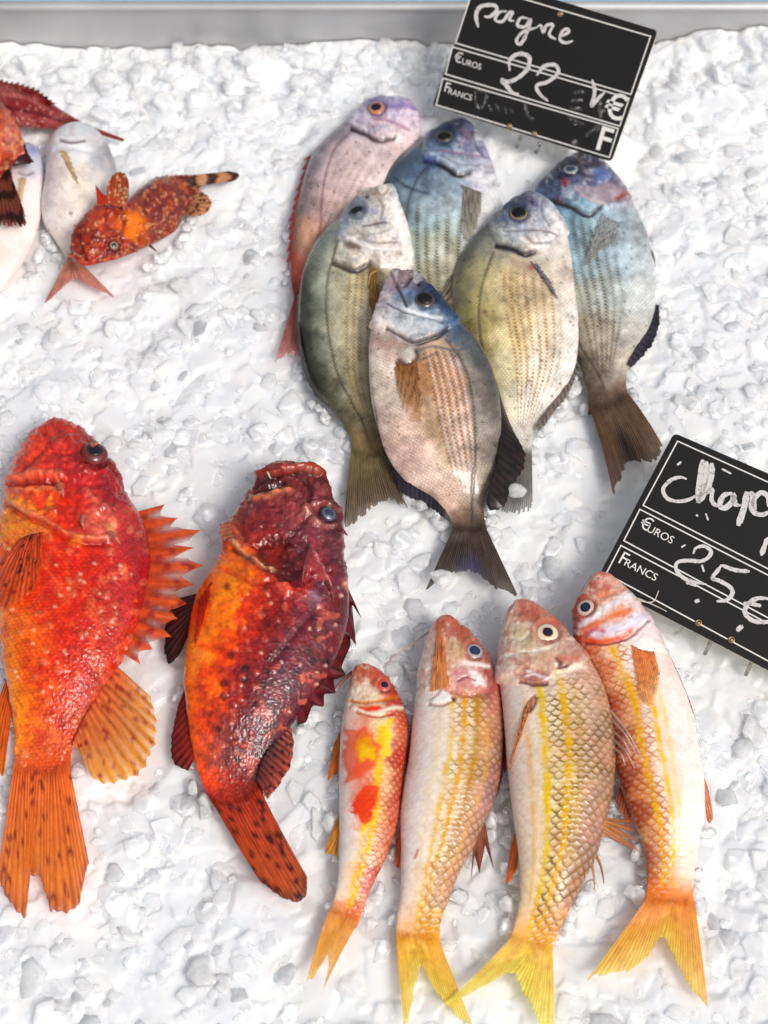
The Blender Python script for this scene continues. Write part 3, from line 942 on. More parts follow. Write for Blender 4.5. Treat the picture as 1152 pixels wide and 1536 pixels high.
bream_marks(f, [(890, 215), (800, 260), (800, 300), (830, 305), (860, 316), (885, 318), (945, 305), (950, 270)],
            [(818, 318), (820, 370), (835, 440), (855, 490), (873, 524), (899, 565), (915, 612)], '#4a4438',
            [(-0.5, .04, .6), (-.33, .04, .8), (-.17, .04, .9), (-.02, .04, .9), (.13, .04, .8), (.28, .04, .5)], '#6c5f44', s0=.32, amt=.75)
f.step([(890, 215), (800, 260), (800, 300), (830, 305), (860, 316), (885, 318), (945, 305), (950, 270)], 0.0026)
f.line([(826, 302), (852, 310), (880, 322), (900, 312)], 3.2, '#221c28', .95, .0026)
f.patch([(868, 282), (905, 278), (932, 290), (925, 302), (890, 305), (872, 296)], '#a99aa2', .65, 5)
f.line([(925, 300), (935, 294), (941, 288)], 4, '#8a1f22', .9, .001)
f.spot(848, 277, 7, '#a02c2a', .75)
f.spot(838, 300, 6, '#6a2430', .6)
f.line([(838, 270), (862, 262), (884, 268), (900, 262)], 3, '#28283a', .7, .0008)
f.patch([(886, 255), (912, 258), (916, 272), (892, 276)], '#5f7fb4', .6, 6)
f.line([(864, 284), (880, 300), (905, 308)], 2, '#c9a99c', .6)
f.spot(972, 352, 6, '#a3706c', .5)
f.mottle(16, .24)
f.mottle(5, .12, 4)
f.socket(855, 256, 12.5, '#2c2c3c')
f.finish(M_BREAM, .90, 1.30, 1.5)
f.eye(855, 256, 12.5, [(0, '#3a4252'), (.5, '#5a6472'), (.75, '#9aa0a0'), (.9, '#4d4b5a'), (1, '#2a2834')], '#2c3444', 6.5, lift=.1, ecc=.8)
f.fin('pectoral_fin', [(902, 318), (914, 328), (929, 333)], [(867, 421), (880, 400), (900, 378), (930, 368)], rays=13, rag=.05, lift=.003, colour=ray_colour('#b4babe', '#a8a094', .3, clear=.45, streak=.3))
f.fin('pelvic_fin', [(971, 362), (975, 372), (978, 384)], [(976, 372), (982, 384), (984, 402)], z=(0.016, 0.014), rays=5, rag=.1, colour=ray_colour('#6a5f60', '#8a8588', .4, clear=.3))
f.fin('anal_fin', [(983, 456), (973, 492), (957, 521), (943, 548)], [(990, 459), (990, 488), (977, 522), (947, 553)], z=(0.014, 0.010), rays=12, rag=.12, deep=.1, colour=ray_colour('#4a4350', '#2c2830', .5))
f.fin('tail_fin', [(882, 612), (900, 622), (925, 618), (949, 602)], [(920, 746), (931, 722), (940, 699), (950, 693), (964, 693), (981, 694), (996, 672)], z=(0.009, 0.012), rays=28, rag=.06, bow=-.10,
      colour=(lambda g: (lambda U, W, ph, X, Y: (lambda c, a: (c * (1 - (np.exp(-((W - .5) / .1) ** 2) * sstep(.3, .7, U))[..., None] * .85) + lin('#1c1c26') * (np.exp(-((W - .5) / .1) ** 2) * sstep(.3, .7, U))[..., None] * .85, a))(*g(U, W, ph, X, Y))))(ray_colour('#66503a', '#8a6a54', .8, seed=4, tipclear=.3, clear=.15)))

# --- olive bream at the left
f = Fish('sea_bream', 'olive-green bream with white cheek, its tail beside the dark red scorpionfish head', G_BREAM,
    L=[(579, 279), (570, 285), (556, 286), (548, 294), (532, 304), (514, 321), (490, 342), (469, 370), (455, 405), (449, 439), (448, 485), (452, 526), (460, 560), (474, 588), (500, 617), (519, 643), (529, 668), (527, 690)],
    R=[(579, 279), (588, 282), (595, 303), (605, 328), (612, 356), (617, 391), (618, 430), (615, 480), (608, 530), (598, 580), (588, 625), (580, 655), (579, 675), (582, 690)],
    z=[(0, 0.040), (0.35, 0.031), (0.7, 0.019), (1, 0.008)], k=0.33, prof=(2.3, 0.62), n=330, mu=120, seed=6)
f.base([(582, 290, '#d9d3cf'), (560, 290, '#b9a88e'), (545, 305, '#8a94a6'), (520, 325, '#86919a'), (590, 320, '#dcd6d1'), (560, 330, '#c9c6c2'), (600, 360, '#e2dbd5'), (570, 365, '#cdc2b8'), (530, 350, '#b0aba4'), (495, 350, '#9aa09a'),
        (475, 375, '#8b9186'), (540, 385, '#c2b6a6'), (600, 395, '#e0d6ce'), (500, 385, '#a3a592'), (460, 410, '#6f7568'), (480, 420, '#9aa08c'), (520, 420, '#b5b096'), (560, 420, '#b8a988'), (595, 430, '#cfc0a8'),
        (455, 450, '#565a50'), (475, 460, '#8f9684'), (510, 470, '#b0ac90'), (545, 480, '#aeaa94'), (455, 520, '#484a44'), (475, 530, '#838874'), (520, 540, '#a5a288'), (480, 575, '#5b5a48'), (505, 590, '#84826a'),
        (540, 590, '#a29c7e'), (520, 630, '#7b7458'), (560, 630, '#96906f'), (540, 670, '#8b7650'), (570, 670, '#8a754e'), (555, 690, '#7a6444')], 17)
hd = [(600, 262), (545, 280), (512, 325), (505, 360), (500, 392), (532, 404), (555, 396), (570, 400), (640, 400), (640, 300)]
bream_marks(f, hd, [(508, 363), (499, 388), (492, 412), (489, 440), (489, 465), (495, 515), (507, 563), (528, 605), (545, 636), (556, 675)], '#4a4636',
            [(-0.12, .028, .7), (0.02, .028, .8), (.14, .028, .9), (.28, .028, .9), (.42, .028, .8), (.56, .03, .5)], '#9a7a2c', s0=.36, amt=.75)
f.patch([(449, 400), (462, 405), (466, 470), (464, 520), (490, 590), (480, 592), (455, 560), (446, 480)], '#2f302e', .55, 9, 8)
f.step(hd, 0.0026)
f.line([(500, 394), (518, 402), (534, 406), (553, 396)], 3.6, '#3c322e', .9, .0026)
f.patch([(515, 366), (540, 362), (552, 372), (540, 380), (520, 376)], '#4f3834', .75, 5, 4, -.0012)
f.spot(545, 376, 5, '#e8e2de', .6)
f.line([(545, 342), (562, 338), (577, 337)], 2, '#5f4a44', .8, .0008)
f.line([(512, 360), (530, 352), (560, 352), (585, 345)], 3, '#8f8a8a', .4, .0006)
f.patch([(553, 392), (566, 398), (575, 412), (560, 420), (552, 408)], '#5a4a48', .6, 4)
f.spot(594, 382, 8, '#a58c84', .4)
f.spot(562, 291, 6, '#8a6a3c', .6, -.0005)
f.line([(562, 284), (572, 296), (580, 287)], 2.2, '#9a8478', .7, .001)
f.mottle(16, .18)
f.socket(535, 317, 14, '#5f6674')
f.spot(551, 299, 3, '#2a2a30', .9, -.0006)
f.line([(566, 298), (573, 314), (570, 332)], 2.2, '#8a807c', .7, .0012)
f.line([(536, 348), (556, 364), (592, 366)], 2.4, '#8c8580', .6, .0012)
f.line([(530, 360), (556, 374), (596, 376)], 3, '#efeae6', .6)
f.patch([(590, 300), (602, 330), (612, 372), (604, 376), (592, 340), (584, 308)], '#f2efec', .6, 6)
f.patch([(500, 350), (520, 322), (540, 302), (548, 308), (528, 330), (508, 362)], '#6d7680', .55, 7)
f.finish(M_BREAM, .90, 1.30, 1.5)
f.eye(535, 317, 14, [(0, '#14161a'), (.6, '#262b32'), (.75, '#4c5864'), (.9, '#22262e'), (1, '#1a1c22')], '#0a0c10', 9.5, lift=.02, squash=.36, ecc=.72, tilt=.45)
f.fin('pectoral_fin', [(552, 396), (560, 402), (567, 405)], [(556, 484), (561, 478), (566, 462)], rays=6, rag=.05, colour=ray_colour('#a07c4c', '#a88250', .35))
f.strand('fin_ray', [(566, 405), (556, 412), (552, 428)], [0.056, 0.057, 0.056], .0007, .0003, '#cfa86a')
f.fin('dorsal_fin', [(449, 440), (448, 485), (452, 526), (460, 560), (474, 588), (500, 617)], [(444, 446), (444, 490), (448, 530), (457, 565), (471, 592), (502, 622)], z=(0.027, 0.021), rays=14, rag=.2, deep=.25, colour=ray_colour('#2e2d2a', '#4a4238', .4))
f.fin('tail_fin', [(527, 684), (545, 694), (565, 694), (582, 686)], [(515, 794), (528, 789), (541, 781), (556, 768), (573, 758), (590, 753), (613, 765)], z=(0.009, 0.013), rays=26, rag=.09, bow=.05,
      colour=ray_colour('#84744c', '#80705c', .9, seed=6, tipclear=.35, clear=.2))

# --- golden bream in the middle
f = Fish('sea_bream', 'golden-flanked bream with large dark eye, resting against the bluish bream', G_BREAM,
    L=[(799, 291), (787, 293), (764, 309), (738, 329), (713, 353), (695, 379), (681, 411), (675, 440), (679, 475), (692, 510), (714, 550), (738, 600), (760, 645), (775, 680), (778, 694)],
    R=[(799, 291), (812, 298), (830, 313), (844, 335), (853, 360), (858, 393), (861, 426), (866, 462), (868, 499), (864, 543), (850, 579), (824, 616), (806, 641), (797, 668), (798, 690)],
    z=[(0, 0.044), (0.35, 0.035), (0.7, 0.020), (1, 0.007)], k=0.33, prof=(2.3, 0.62), n=330, mu=120, seed=7)
f.base([(800, 298, '#6f6a80'), (785, 305, '#5c5f78'), (820, 315, '#b0b2b8'), (840, 340, '#c9c4c2'), (760, 318, '#5f6a7c'), (735, 338, '#7d878f'), (800, 340, '#b5b7bd'), (820, 360, '#c5c0bd'), (850, 380, '#d0c6bd'), (760, 350, '#9ba2a6'),
        (715, 360, '#8c928c'), (695, 390, '#84866f'), (740, 365, '#a8a18c'), (790, 390, '#c5b49c'), (830, 400, '#cfc2b0'), (700, 420, '#9a9468'), (680, 440, '#7f7f66'), (720, 400, '#b0a67c'), (760, 420, '#c8b68c'), (800, 440, '#cbb998'),
        (850, 440, '#d6cbbd'), (690, 480, '#968d5e'), (720, 480, '#b8a870'), (770, 490, '#cdbb8e'), (820, 500, '#d8cab0'), (855, 500, '#e2dbd0'), (715, 530, '#a89a68'), (760, 550, '#cdbf98'), (810, 560, '#dfd6c6'), (840, 570, '#e3ddd3'),
        (760, 620, '#cfc6aa'), (795, 620, '#dcd6ca'), (785, 670, '#cdc8bf')], 17)
hd = [(800, 275), (740, 318), (735, 345), (744, 368), (768, 374), (787, 381), (810, 376), (835, 360), (870, 340), (850, 280)]
bream_marks(f, hd, [(740, 379), (731, 402), (724, 426), (719, 450), (718, 470), (719, 495), (722, 517), (735, 570), (760, 640)], '#3f3522',
            [(-0.18, .026, .7), (-.06, .026, .9), (.06, .028, 1), (.18, .028, .9), (.30, .028, .9), (.42, .028, .8), (.56, .03, .6), (.7, .03, .35)], '#a5722a', s0=.34, amt=.72)
f.step(hd, 0.0026)
f.line([(744, 368), (768, 373), (787, 381), (800, 378)], 3.8, '#1f1818', 1, .003)
f.line([(800, 378), (818, 370), (833, 358)], 2.4, '#8d8890', .6, .0008)
f.line([(756, 350), (790, 348), (815, 349), (834, 355)], 1.8, '#7d6f7c', .8, .0008)
f.patch([(745, 376), (790, 392), (808, 398), (800, 412), (760, 396)], '#a5907a', .5, 6)
f.spot(798, 400, 6, '#a0524a', .8)
f.patch([(786, 294), (800, 292), (808, 312), (794, 318)], '#5a4a6c', .55, 6)
f.line([(745, 336), (760, 330), (780, 338)], 4, '#5f7492', .5)
for x, y, r in ((727, 468, 4), (794, 571, 3), (806, 525, 2.5), (828, 594, 3), (840, 575, 2.4), (812, 541, 3), (855, 483, 2.4)):
    f.spot(x, y, r, '#7a4038', .7)
f.mottle(16, .14)
f.socket(777, 321, 15.5, '#26304a')
f.spot(797, 306, 3, '#201c28', .9, -.0006)
f.line([(812, 304), (812, 322), (822, 340)], 2.2, '#77727c', .6, .0012)
f.line([(786, 353), (802, 366), (826, 364)], 2.2, '#7a7680', .55, .0012)
f.line([(780, 360), (800, 372), (824, 370)], 3, '#e8e6e4', .55)
f.line([(820, 318), (834, 334), (842, 350)], 4, '#e9e6e4', .5)
f.patch([(740, 325), (765, 308), (785, 296), (790, 306), (764, 322), (742, 340)], '#3d4658', .6, 6)
f.patch([(680, 405), (696, 380), (716, 354), (722, 362), (702, 392), (690, 420)], '#5c604e', .5, 8)
f.finish(M_BREAM, .90, 1.30, 1.5)
f.eye(777, 321, 15.5, [(0, '#0c0d12'), (.66, '#14171f'), (.74, '#a8905c'), (.84, '#2c2c34'), (1, '#161e34')], '#020306', 11, lift=.04, squash=.38, ecc=.9, look=(0, .08))
f.fin('dorsal_fin', [(678, 412), (675, 440), (680, 478)], [(661, 441), (664, 450), (672, 468)], z=(0.034, 0.033), rays=5, rag=.1, deep=.2, colour=ray_colour('#7a6f5c', '#a89a84', .6, clear=.5))
f.fin('pectoral_fin', [(796, 392), (801, 396), (806, 395)], [(848, 461), (840, 452), (832, 432)], rays=6, rag=.04, lift=.0035, colour=ray_colour('#8d8290', '#a89ca4', .35, clear=.2))
f.fin('pelvic_fin', [(861, 438), (863, 448), (865, 458)], [(866, 470), (869, 490), (870, 508)], z=(0.033, 0.028), rays=4, rag=.1, colour=ray_colour('#6d4a46', '#5a4a50', .4))
f.fin('anal_fin', [(862, 548), (850, 579), (824, 616), (806, 642)], [(867, 562), (856, 588), (830, 624), (806, 652)], z=(0.021, 0.013), rays=12, rag=.2, deep=.15, colour=ray_colour('#7d6f66', '#8f877e', .5, clear=.3))
f.fin('tail_fin', [(776, 688), (787, 692), (798, 686)], [(742, 765), (757, 768), (772, 772), (786, 770), (799, 764)], z=(0.008, 0.010), rays=16, rag=.12, colour=ray_colour('#8a8684', '#7c7672', .8, clear=.4, tipclear=.5, seed=9))

# --- the bream on top of the heap
f = Fish('sea_bream', 'brownish bream with blue head and black back fin, lying topmost on the heap', G_BREAM,
    L=[(600, 411), (590, 408), (583, 418), (578, 432), (570, 455), (562, 478), (556, 495), (553, 540), (556, 594), (566, 640), (582, 686), (612, 725), (648, 748), (669, 768), (678, 786), (676, 802)],
    R=[(600, 411), (612, 416), (623, 411), (643, 432), (672, 461), (698, 490), (724, 521), (742, 563), (751, 615), (750, 678), (740, 719), (729, 744), (726, 772), (731, 798)],
    z=[(0, 0.064), (0.35, 0.052), (0.7, 0.026), (1, 0.008)], k=0.33, prof=(2.3, 0.62), n=360, mu=140, seed=8)
f.base([(588, 418, '#8f7f88'), (605, 420, '#a08784'), (622, 420, '#54505f'), (578, 450, '#c0b2b4'), (600, 450, '#8794a8'), (598, 470, '#adb0b4'), (570, 485, '#d9cfca'), (625, 480, '#b4bbc0'), (650, 480, '#9da6b0'), (620, 500, '#b9bcbe'),
        (650, 440, '#39455c'), (665, 465, '#3d5068'), (680, 480, '#56708c'), (695, 500, '#667684'), (715, 525, '#6c7074'), (565, 510, '#c9b0a2'), (600, 520, '#c0a798'), (650, 525, '#b09478'), (690, 535, '#8f8a80'), (735, 560, '#77706a'),
        (560, 560, '#d5c2b4'), (580, 590, '#d2beae'), (650, 560, '#ab7f56'), (670, 570, '#b08a66'), (715, 570, '#8d847c'), (742, 600, '#7b726c'), (570, 620, '#cfb8aa'), (610, 660, '#c8ab9c'), (660, 630, '#b89c80'), (690, 640, '#baa48c'),
        (730, 640, '#9b948c'), (745, 670, '#8d817a'), (600, 690, '#caaba0'), (640, 720, '#c8aea0'), (690, 690, '#bfa890'), (730, 710, '#a69a8c'), (670, 745, '#b99c8c'), (700, 770, '#8e7460'), (720, 750, '#a39484'), (700, 795, '#6f5448')], 15)
hd = [(600, 395), (570, 430), (552, 492), (581, 495), (601, 507), (621, 516), (646, 508), (671, 494), (690, 480), (660, 430)]
bream_marks(f, hd, [(668, 508), (680, 523), (691, 539), (700, 558), (706, 580), (712, 626), (713, 678), (709, 730), (706, 799)], '#3f4148',
            [(-0.06, .024, .6), (.05, .024, .9), (.16, .026, 1), (.27, .026, 1), (.38, .026, .9), (.48, .024, .7)], '#96601f', s0=.36, s1=.9, amt=.85, pale_between='#c9c2d6', back=1)
f.step(hd, 0.0026)
f.line([(580, 493), (601, 506), (621, 515), (646, 508), (671, 494)], 3.4, '#2c2428', .9, .0026)
f.line([(583, 497), (603, 510), (622, 519)], 2.0, '#d8ccd0', .6)
f.line([(582, 458), (610, 472), (640, 478), (662, 486)], 1.8, '#5d5864', .8, .001)
f.patch([(594, 432), (616, 440), (622, 458), (608, 462), (594, 452)], '#5f6f86', .6, 5)
f.line([(600, 445), (618, 440), (626, 462), (650, 470)], 4, '#7fa0c4', .55)
f.line([(640, 436), (655, 452), (668, 474)], 5, '#2c4a78', .55)
f.line([(676, 488), (684, 478), (690, 492)], 5, '#3d5a86', .5)
f.line([(587, 412), (592, 428), (606, 432), (614, 420)], 2.6, '#4a3c44', .8, .0016)
f.patch([(583, 410), (592, 411), (596, 424), (584, 436), (580, 428)], '#a5929c', .5, 3)
f.line([(624, 528), (650, 520), (682, 526), (708, 518)], 2.2, '#5c6472', .7)
f.line([(632, 540), (655, 530)], 2.2, '#4a4a50', .6)
f.patch([(560, 500), (600, 512), (610, 524), (580, 524), (558, 514)], '#b48a76', .55, 6)
f.spot(611, 531, 13, '#c9c4b8', .9, .002)
f.line([(598, 540), (612, 548), (626, 536), (624, 526)], 4, '#4a3834', .85, .001)
f.mottle(14, .22)
f.mottle(4.5, .10, 6)
f.socket(637, 451, 16, '#26304a')
f.spot(627, 431, 3.6, '#15131c', .9, -.0006)
f.line([(594, 432), (603, 446), (610, 462)], 2.2, '#3c3640', .8, .0014)
f.patch([(584, 478), (606, 484), (650, 482), (660, 490), (640, 502), (618, 508), (596, 498)], '#c4c8cc', .5, 6, 6)
f.line([(606, 466), (632, 474), (660, 480)], 2.6, '#dfe6ec', .6)
f.patch([(640, 425), (660, 440), (690, 475), (680, 482), (655, 458), (640, 440)], '#1f2c48', .6, 7)
f.patch([(690, 488), (724, 525), (745, 580), (735, 584), (708, 540), (684, 505)], '#4d5258', .45, 8)
f.line([(560, 470), (572, 482), (590, 492)], 3, '#efe6e0', .7)
f.finish(M_BREAM, .90, 1.30, 1.5)
f.eye(637, 451, 16, [(0, '#0c0d12'), (.7, '#14171f'), (.78, '#6a5638'), (.88, '#2c2830'), (1, '#141c30')], '#020306', 11.5, lift=.04, squash=.38, ecc=.92, look=(0, .1))
f.fin('pectoral_fin', [(592, 541), (608, 548), (625, 538)], [(598, 606), (616, 632), (638, 648)], rays=12, rag=.05, lift=.0022, colour=ray_colour('#9c6a42', '#c09468', .25, clear=.25, tipclear=.7, streak=.35))
f.fin('pelvic_fin', [(556, 572), (557, 584), (559, 594)], [(561, 618), (566, 636), (570, 652)], z=(0.048, 0.040), rays=4, rag=.1, colour=ray_colour('#5a4440', '#4a4650', .4))
f.fin('dorsal_fin', [(745, 572), (751, 615), (750, 678), (740, 719), (730, 756)], [(752, 600), (770, 645), (788, 676), (789, 706), (768, 736), (760, 762), (735, 766)], z=(0.030, 0.020), rays=18, rag=.10, deep=.06,
      colour=ray_colour('#2c2424', '#3a2c28', -.5, spots=(16, .45, '#1a1718', .3), seed=5))
f.fin('anal_fin', [(584, 690), (612, 725), (648, 748), (668, 768)], [(590, 716), (606, 744), (636, 758), (667, 779)], z=(0.024, 0.016), rays=14, rag=.14, deep=.12, colour=ray_colour('#3c3a48', '#4a4650', -.5))
f.fin('tail_fin', [(676, 800), (694, 806), (714, 806), (731, 796)], [(637, 888), (654, 874), (672, 864), (690, 858), (706, 858), (722, 866), (744, 884), (778, 896)], z=(0.009, 0.014), rays=32, rag=.06, bow=.0,
      colour=(lambda g: (lambda U, W, ph, X, Y: (lambda c, a: (c * (1 - (np.exp(-((W - .5) / .16) ** 2) * sstep(.45, .9, U))[..., None] * .6) + lin('#3f4a78') * (np.exp(-((W - .5) / .16) ** 2) * sstep(.45, .9, U))[..., None] * .6, a))(*g(U, W, ph, X, Y))))(ray_colour('#54443e', '#66584e', .9, seed=11, tipclear=.35, clear=.15)))
# ------------------------------------------------------------------ the row of red mullet
G_MULLET = 'red mullet laid side by side'

def mullet_scales(f, head, pu, pw, dark_hex, amt=.55, lift=.0011, fade_belly=None, side=1):
    """raised overlapping scales with dark rims, none on the head"""
    hm = poly_mask(*f.warp(3), head, 6)
    r, du, rid = f.shingles(pu, pw)
    ok = (1 - hm) * f.top * (1 - sstep(.96, 1.0, f.S))
    belly = np.ones(f.S.shape) if fade_belly is None else sstep(fade_belly[0], fade_belly[1], side * f.V)
    rim = sstep(.62, .90, r) * sstep(-.25, .25, du)
    f.blend(sstep(.75, .2, r) * ok * .45 * (0.3 + .7 * belly) * (1 - .55 * sstep(.35, .75, side * f.V)), '#f2e8dc')
    f.mult(1 + ok * (0.16 * (rid - .5) + .10 * (sstep(.2, .7, r) - .5)))
    f.blend(rim * ok * min(1, amt * 1.5) * (0.18 + .82 * belly) * (.30 + .70 * sstep(.32, .62, f.fb(24, 3, 81))) * (1 - .8 * (rid > .965)), dark_hex)
    f.disp += lift * ok * (du * .9 - .25 * r) * (0.35 + .65 * belly)
    f.blend(.30 * (1 - belly) * (1 - hm) * f.top * (.4 + 1.2 * f.fb(30, 3, 121)), '#f0c4b4')
    f.blend(.22 * belly * (1 - hm) * f.top * sstep(.4, .7, f.fb(22, 3, 123)), '#e0a088')
    # pores, veins and folds of the naked head
    hh = hm * f.top
    f.disp += hh * (.0016 * (f.fb(16, 4, 101) - .5) + .0009 * (np.abs(f.fb(8, 3, 103) - .5) * 2 - .4))
    f.mult(1 + hh * (.55 * (f.fb(9, 4, 105) - .5) + .45 * (f.fb(3.5, 3, 107) - .5)))
    f.blend(sstep(.56, .70, f.fb(12, 4, 109)) * hh * .4, '#b85a4c')
    f.blend(sstep(.58, .72, f.fb(10, 4, 111)) * hh * .4, '#f0e2d4')
    return hm, r, du, rid

def band(f, v0, wd, hexc, amt, s0=.2, s1=.97, bend=0.0, seed=0):
    g = np.exp(-((f.V - v0 - bend * (f.S - .5) + .09 * (f.fb(16, 4, 140 + seed) - .5)) / wd) ** 2) * sstep(s0, s0 + .06, f.S) * (1 - sstep(s1 - .04, s1, f.S))
    f.blend(g * amt * (.45 + .8 * sstep(.2, .75, f.fb(15, 4, 40 + seed))), hexc)

PX = 0.00050     # metres of one plan pixel down here

# --- small striped one
f = Fish('red_mullet', 'smallest red mullet, white with red blotches and bright yellow stripes', G_MULLET,
    L=[(542, 995), (530, 1004), (523, 1031), (518, 1056), (512, 1094), (509, 1150), (509, 1197), (509, 1262), (507, 1319), (500, 1353), (491, 1380)],
    R=[(542, 995), (557, 998), (575, 1009), (593, 1034), (606, 1062), (612, 1094), (609, 1134), (602, 1197), (597, 1231), (581, 1281), (560, 1325), (545, 1362), (535, 1392)],
    z=[(0, 0.018), (0.6, 0.013), (1, 0.008)], k=0.62, prof=(2.0, 0.52), n=330, mu=110, seed=21, under=.7)
f.base([(545, 1003, '#c06a54'), (535, 1025, '#dc9c86'), (565, 1012, '#b8503f'), (590, 1045, '#a53a30'), (528, 1050, '#eeddcf'), (555, 1045, '#efd8b8'), (520, 1080, '#f0dcd4'), (545, 1085, '#e0603f'), (600, 1090, '#b04428'), (575, 1090, '#e8cfa8'),
        (516, 1120, '#f0d8cf'), (545, 1115, '#e2663f'), (570, 1110, '#e9c489'), (605, 1130, '#a8321f'), (515, 1170, '#efe2da'), (540, 1170, '#d85a3c'), (575, 1170, '#e6b488'), (600, 1170, '#b04028'), (512, 1220, '#f3eae2'), (545, 1210, '#dd5a3c'),
        (570, 1220, '#e3a76a'), (592, 1220, '#a82c22'), (512, 1270, '#f4ebe4'), (540, 1270, '#f1e3d4'), (565, 1270, '#ddaa84'), (585, 1268, '#a8302a'), (510, 1330, '#f2dfcf'), (530, 1330, '#e8c49a'), (555, 1325, '#b04a44'), (500, 1370, '#dfa36a'), (530, 1370, '#cf6a4c')], 13)
head = [(540, 980), (515, 1030), (516, 1062), (545, 1068), (575, 1064), (608, 1055), (600, 1000)]
hm, r, du, rid = mullet_scales(f, head, 6.4 * PX, 11.5 * PX, '#9a4a2c', .5, .0007, (-.3, .2))
band(f, .22, 0.130, '#e8b400', .95, .26, .96, -.10, 1)
band(f, -.10, 0.104, '#eec030', .8, .55, .97, .0, 2)
f.patch(zo(3.2, 440, 900, 250, 600, 400, 630, 420, 700, 400, 800, 350, 850, 250, 870, 232, 740), '#d9512f', .8, 4, 9)
f.patch(zo(3.2, 440, 900, 310, 640, 385, 640, 395, 760, 330, 780, 300, 720), '#e3962a', .85, 4, 8)
f.patch(zo(3.2, 440, 900, 330, 700, 395, 700, 395, 775, 330, 775), '#eab61e', .8, 4, 8)
f.patch(zo(3.2, 440, 900, 350, 880, 420, 890, 405, 1000, 330, 1024, 270, 1010, 330, 930), '#dc4a2c', .95, 3, 10)
f.patch(zo(3.2, 440, 1200, 300, 0, 400, 0, 380, 90, 350, 100, 310, 80, 265, 45), '#df4b2d', .95, 3, 9)
f.patch(zo(3.2, 440, 900, 445, 580, 470, 580, 465, 740, 435, 750), '#f0c818', .85, 4, 5)
f.patch(zo(3.2, 440, 1200, 180, 540, 310, 560, 300, 610, 220, 605), '#d8482e', .85, 4, 4)
f.patch(zo(3.2, 440, 900, 300, 505, 420, 505, 425, 530, 330, 535), '#dc3a1c', .95, 3, 2)
f.line(zo(3.2, 440, 900, 270, 480, 340, 490, 440, 475, 490, 470), 3.2, '#c8752c', .8, .0008)
f.line(zo(3.2, 440, 900, 290, 520, 380, 545, 470, 520, 520, 520), 3, '#f3e2cc', .9)
f.line(zo(3.2, 440, 900, 300, 535, 400, 560, 480, 545), 2.2, '#a8401c', .8, .0014)
f.line(zo(3.2, 440, 900, 280, 440, 330, 420, 390, 440), 5, '#f2d9c6', .7)
f.mottle(10, .16)
f.socket(576.6, 1029, 11, '#a85a4c')
f.finish(M_MULLET, 1.12, 1.12, 1.35)
f.eye(576.6, 1029, 11, [(0, '#1d2030'), (.42, '#26263a'), (.58, '#d8564c'), (.8, '#c8504a'), (1, '#a8463e')], '#10121c', 5.5, lift=.1)
f.strand('barbel', [(529, 1008), (515, 1020), (500, 1035)], [0.014, 0.011, 0.010], .0016, .0009, '#a8605a')
f.fin('pelvic_fin', [(511, 1096), (510, 1110), (509, 1124)], [(500, 1118), (490, 1172), (498, 1166), (507, 1160)], z=(.009, .007), rays=6, rag=.08, colour=ray_colour('#e0822c', '#e08428', .4, clear=.2))
f.fin('anal_fin', [(509, 1222), (508, 1240), (508, 1258)], [(498, 1245), (485, 1281), (496, 1284), (506, 1288)], z=(.009, .007), rays=7, rag=.1, colour=ray_colour('#e39a34', '#e3a43c', .4, clear=.35))
f.fin('tail_fin', [(491, 1376), (505, 1386), (520, 1392), (535, 1390)], [(459, 1474), (470, 1468), (480, 1452), (490, 1434), (492, 1450), (488, 1472), (481, 1493)], z=(.009, .010), rays=22, rag=.05, bow=.06,
      colour=ray_colour('#e08a38', '#ecaa44', .3, seed=3, clear=.4, tipclear=.25, gain=1.9, streak=.5))

# --- pale one with the pectoral fin folded over its cheek
f = Fish('red_mullet', 'pale red mullet with an orange fin folded over its cheek', G_MULLET,
    L=[(664, 925), (654, 932), (646, 946), (637, 972), (629, 1003), (624, 1041), (619, 1080), (614, 1134), (606, 1181), (601, 1225), (602, 1278), (601, 1340), (595, 1384), (595, 1418)],
    R=[(664, 925), (679, 928), (699, 944), (721, 969), (737, 994), (748, 1025), (753, 1062), (754, 1119), (749, 1166), (740, 1203), (727, 1231), (709, 1272), (690, 1306), (672, 1350), (660, 1387), (660, 1420)],
    z=[(0, 0.024), (0.6, 0.017), (1, 0.008)], k=0.62, prof=(2.0, 0.52), n=400, mu=140, seed=22, under=.7)
f.base([(665, 932, '#b4604e'), (650, 950, '#e3bfae'), (690, 950, '#a8604e'), (715, 975, '#9a5a4c'), (740, 1015, '#94534a'), (640, 985, '#ecd5c8'), (680, 980, '#d2aa8e'), (635, 1020, '#efe0d6'), (700, 1010, '#dfc0b8'), (695, 1030, '#cf8f84'),
        (740, 1050, '#99564e'), (630, 1060, '#f0e6df'), (665, 1070, '#efe3d6'), (700, 1070, '#e6d2b8'), (725, 1090, '#c29a70'), (748, 1100, '#8d5a58'), (625, 1120, '#f1e7e0'), (660, 1120, '#f0e6da'), (690, 1120, '#e8d8bd'), (720, 1130, '#b8966c'),
        (745, 1140, '#8a6064'), (615, 1190, '#f1e8e2'), (650, 1190, '#efe5d6'), (680, 1190, '#e4d2b4'), (710, 1190, '#a88a72'), (735, 1190, '#856066'), (612, 1260, '#f2e9e2'), (640, 1260, '#efe6d8'), (665, 1260, '#ddc9a8'), (690, 1260, '#a07c6c'),
        (612, 1330, '#f1e4d8'), (635, 1330, '#dcc6a0'), (660, 1330, '#a37a66'), (610, 1390, '#eac6a4'), (640, 1390, '#cfa25c'), (630, 1415, '#dea54a')], 15)
head = [(664, 905), (620, 1000), (626, 1034), (660, 1040), (690, 1040), (720, 1042), (752, 1035), (745, 960)]
hm, r, du, rid = mullet_scales(f, head, 7.4 * PX, 15 * PX, '#7a5a34', .62, .0010, (-.35, .15))
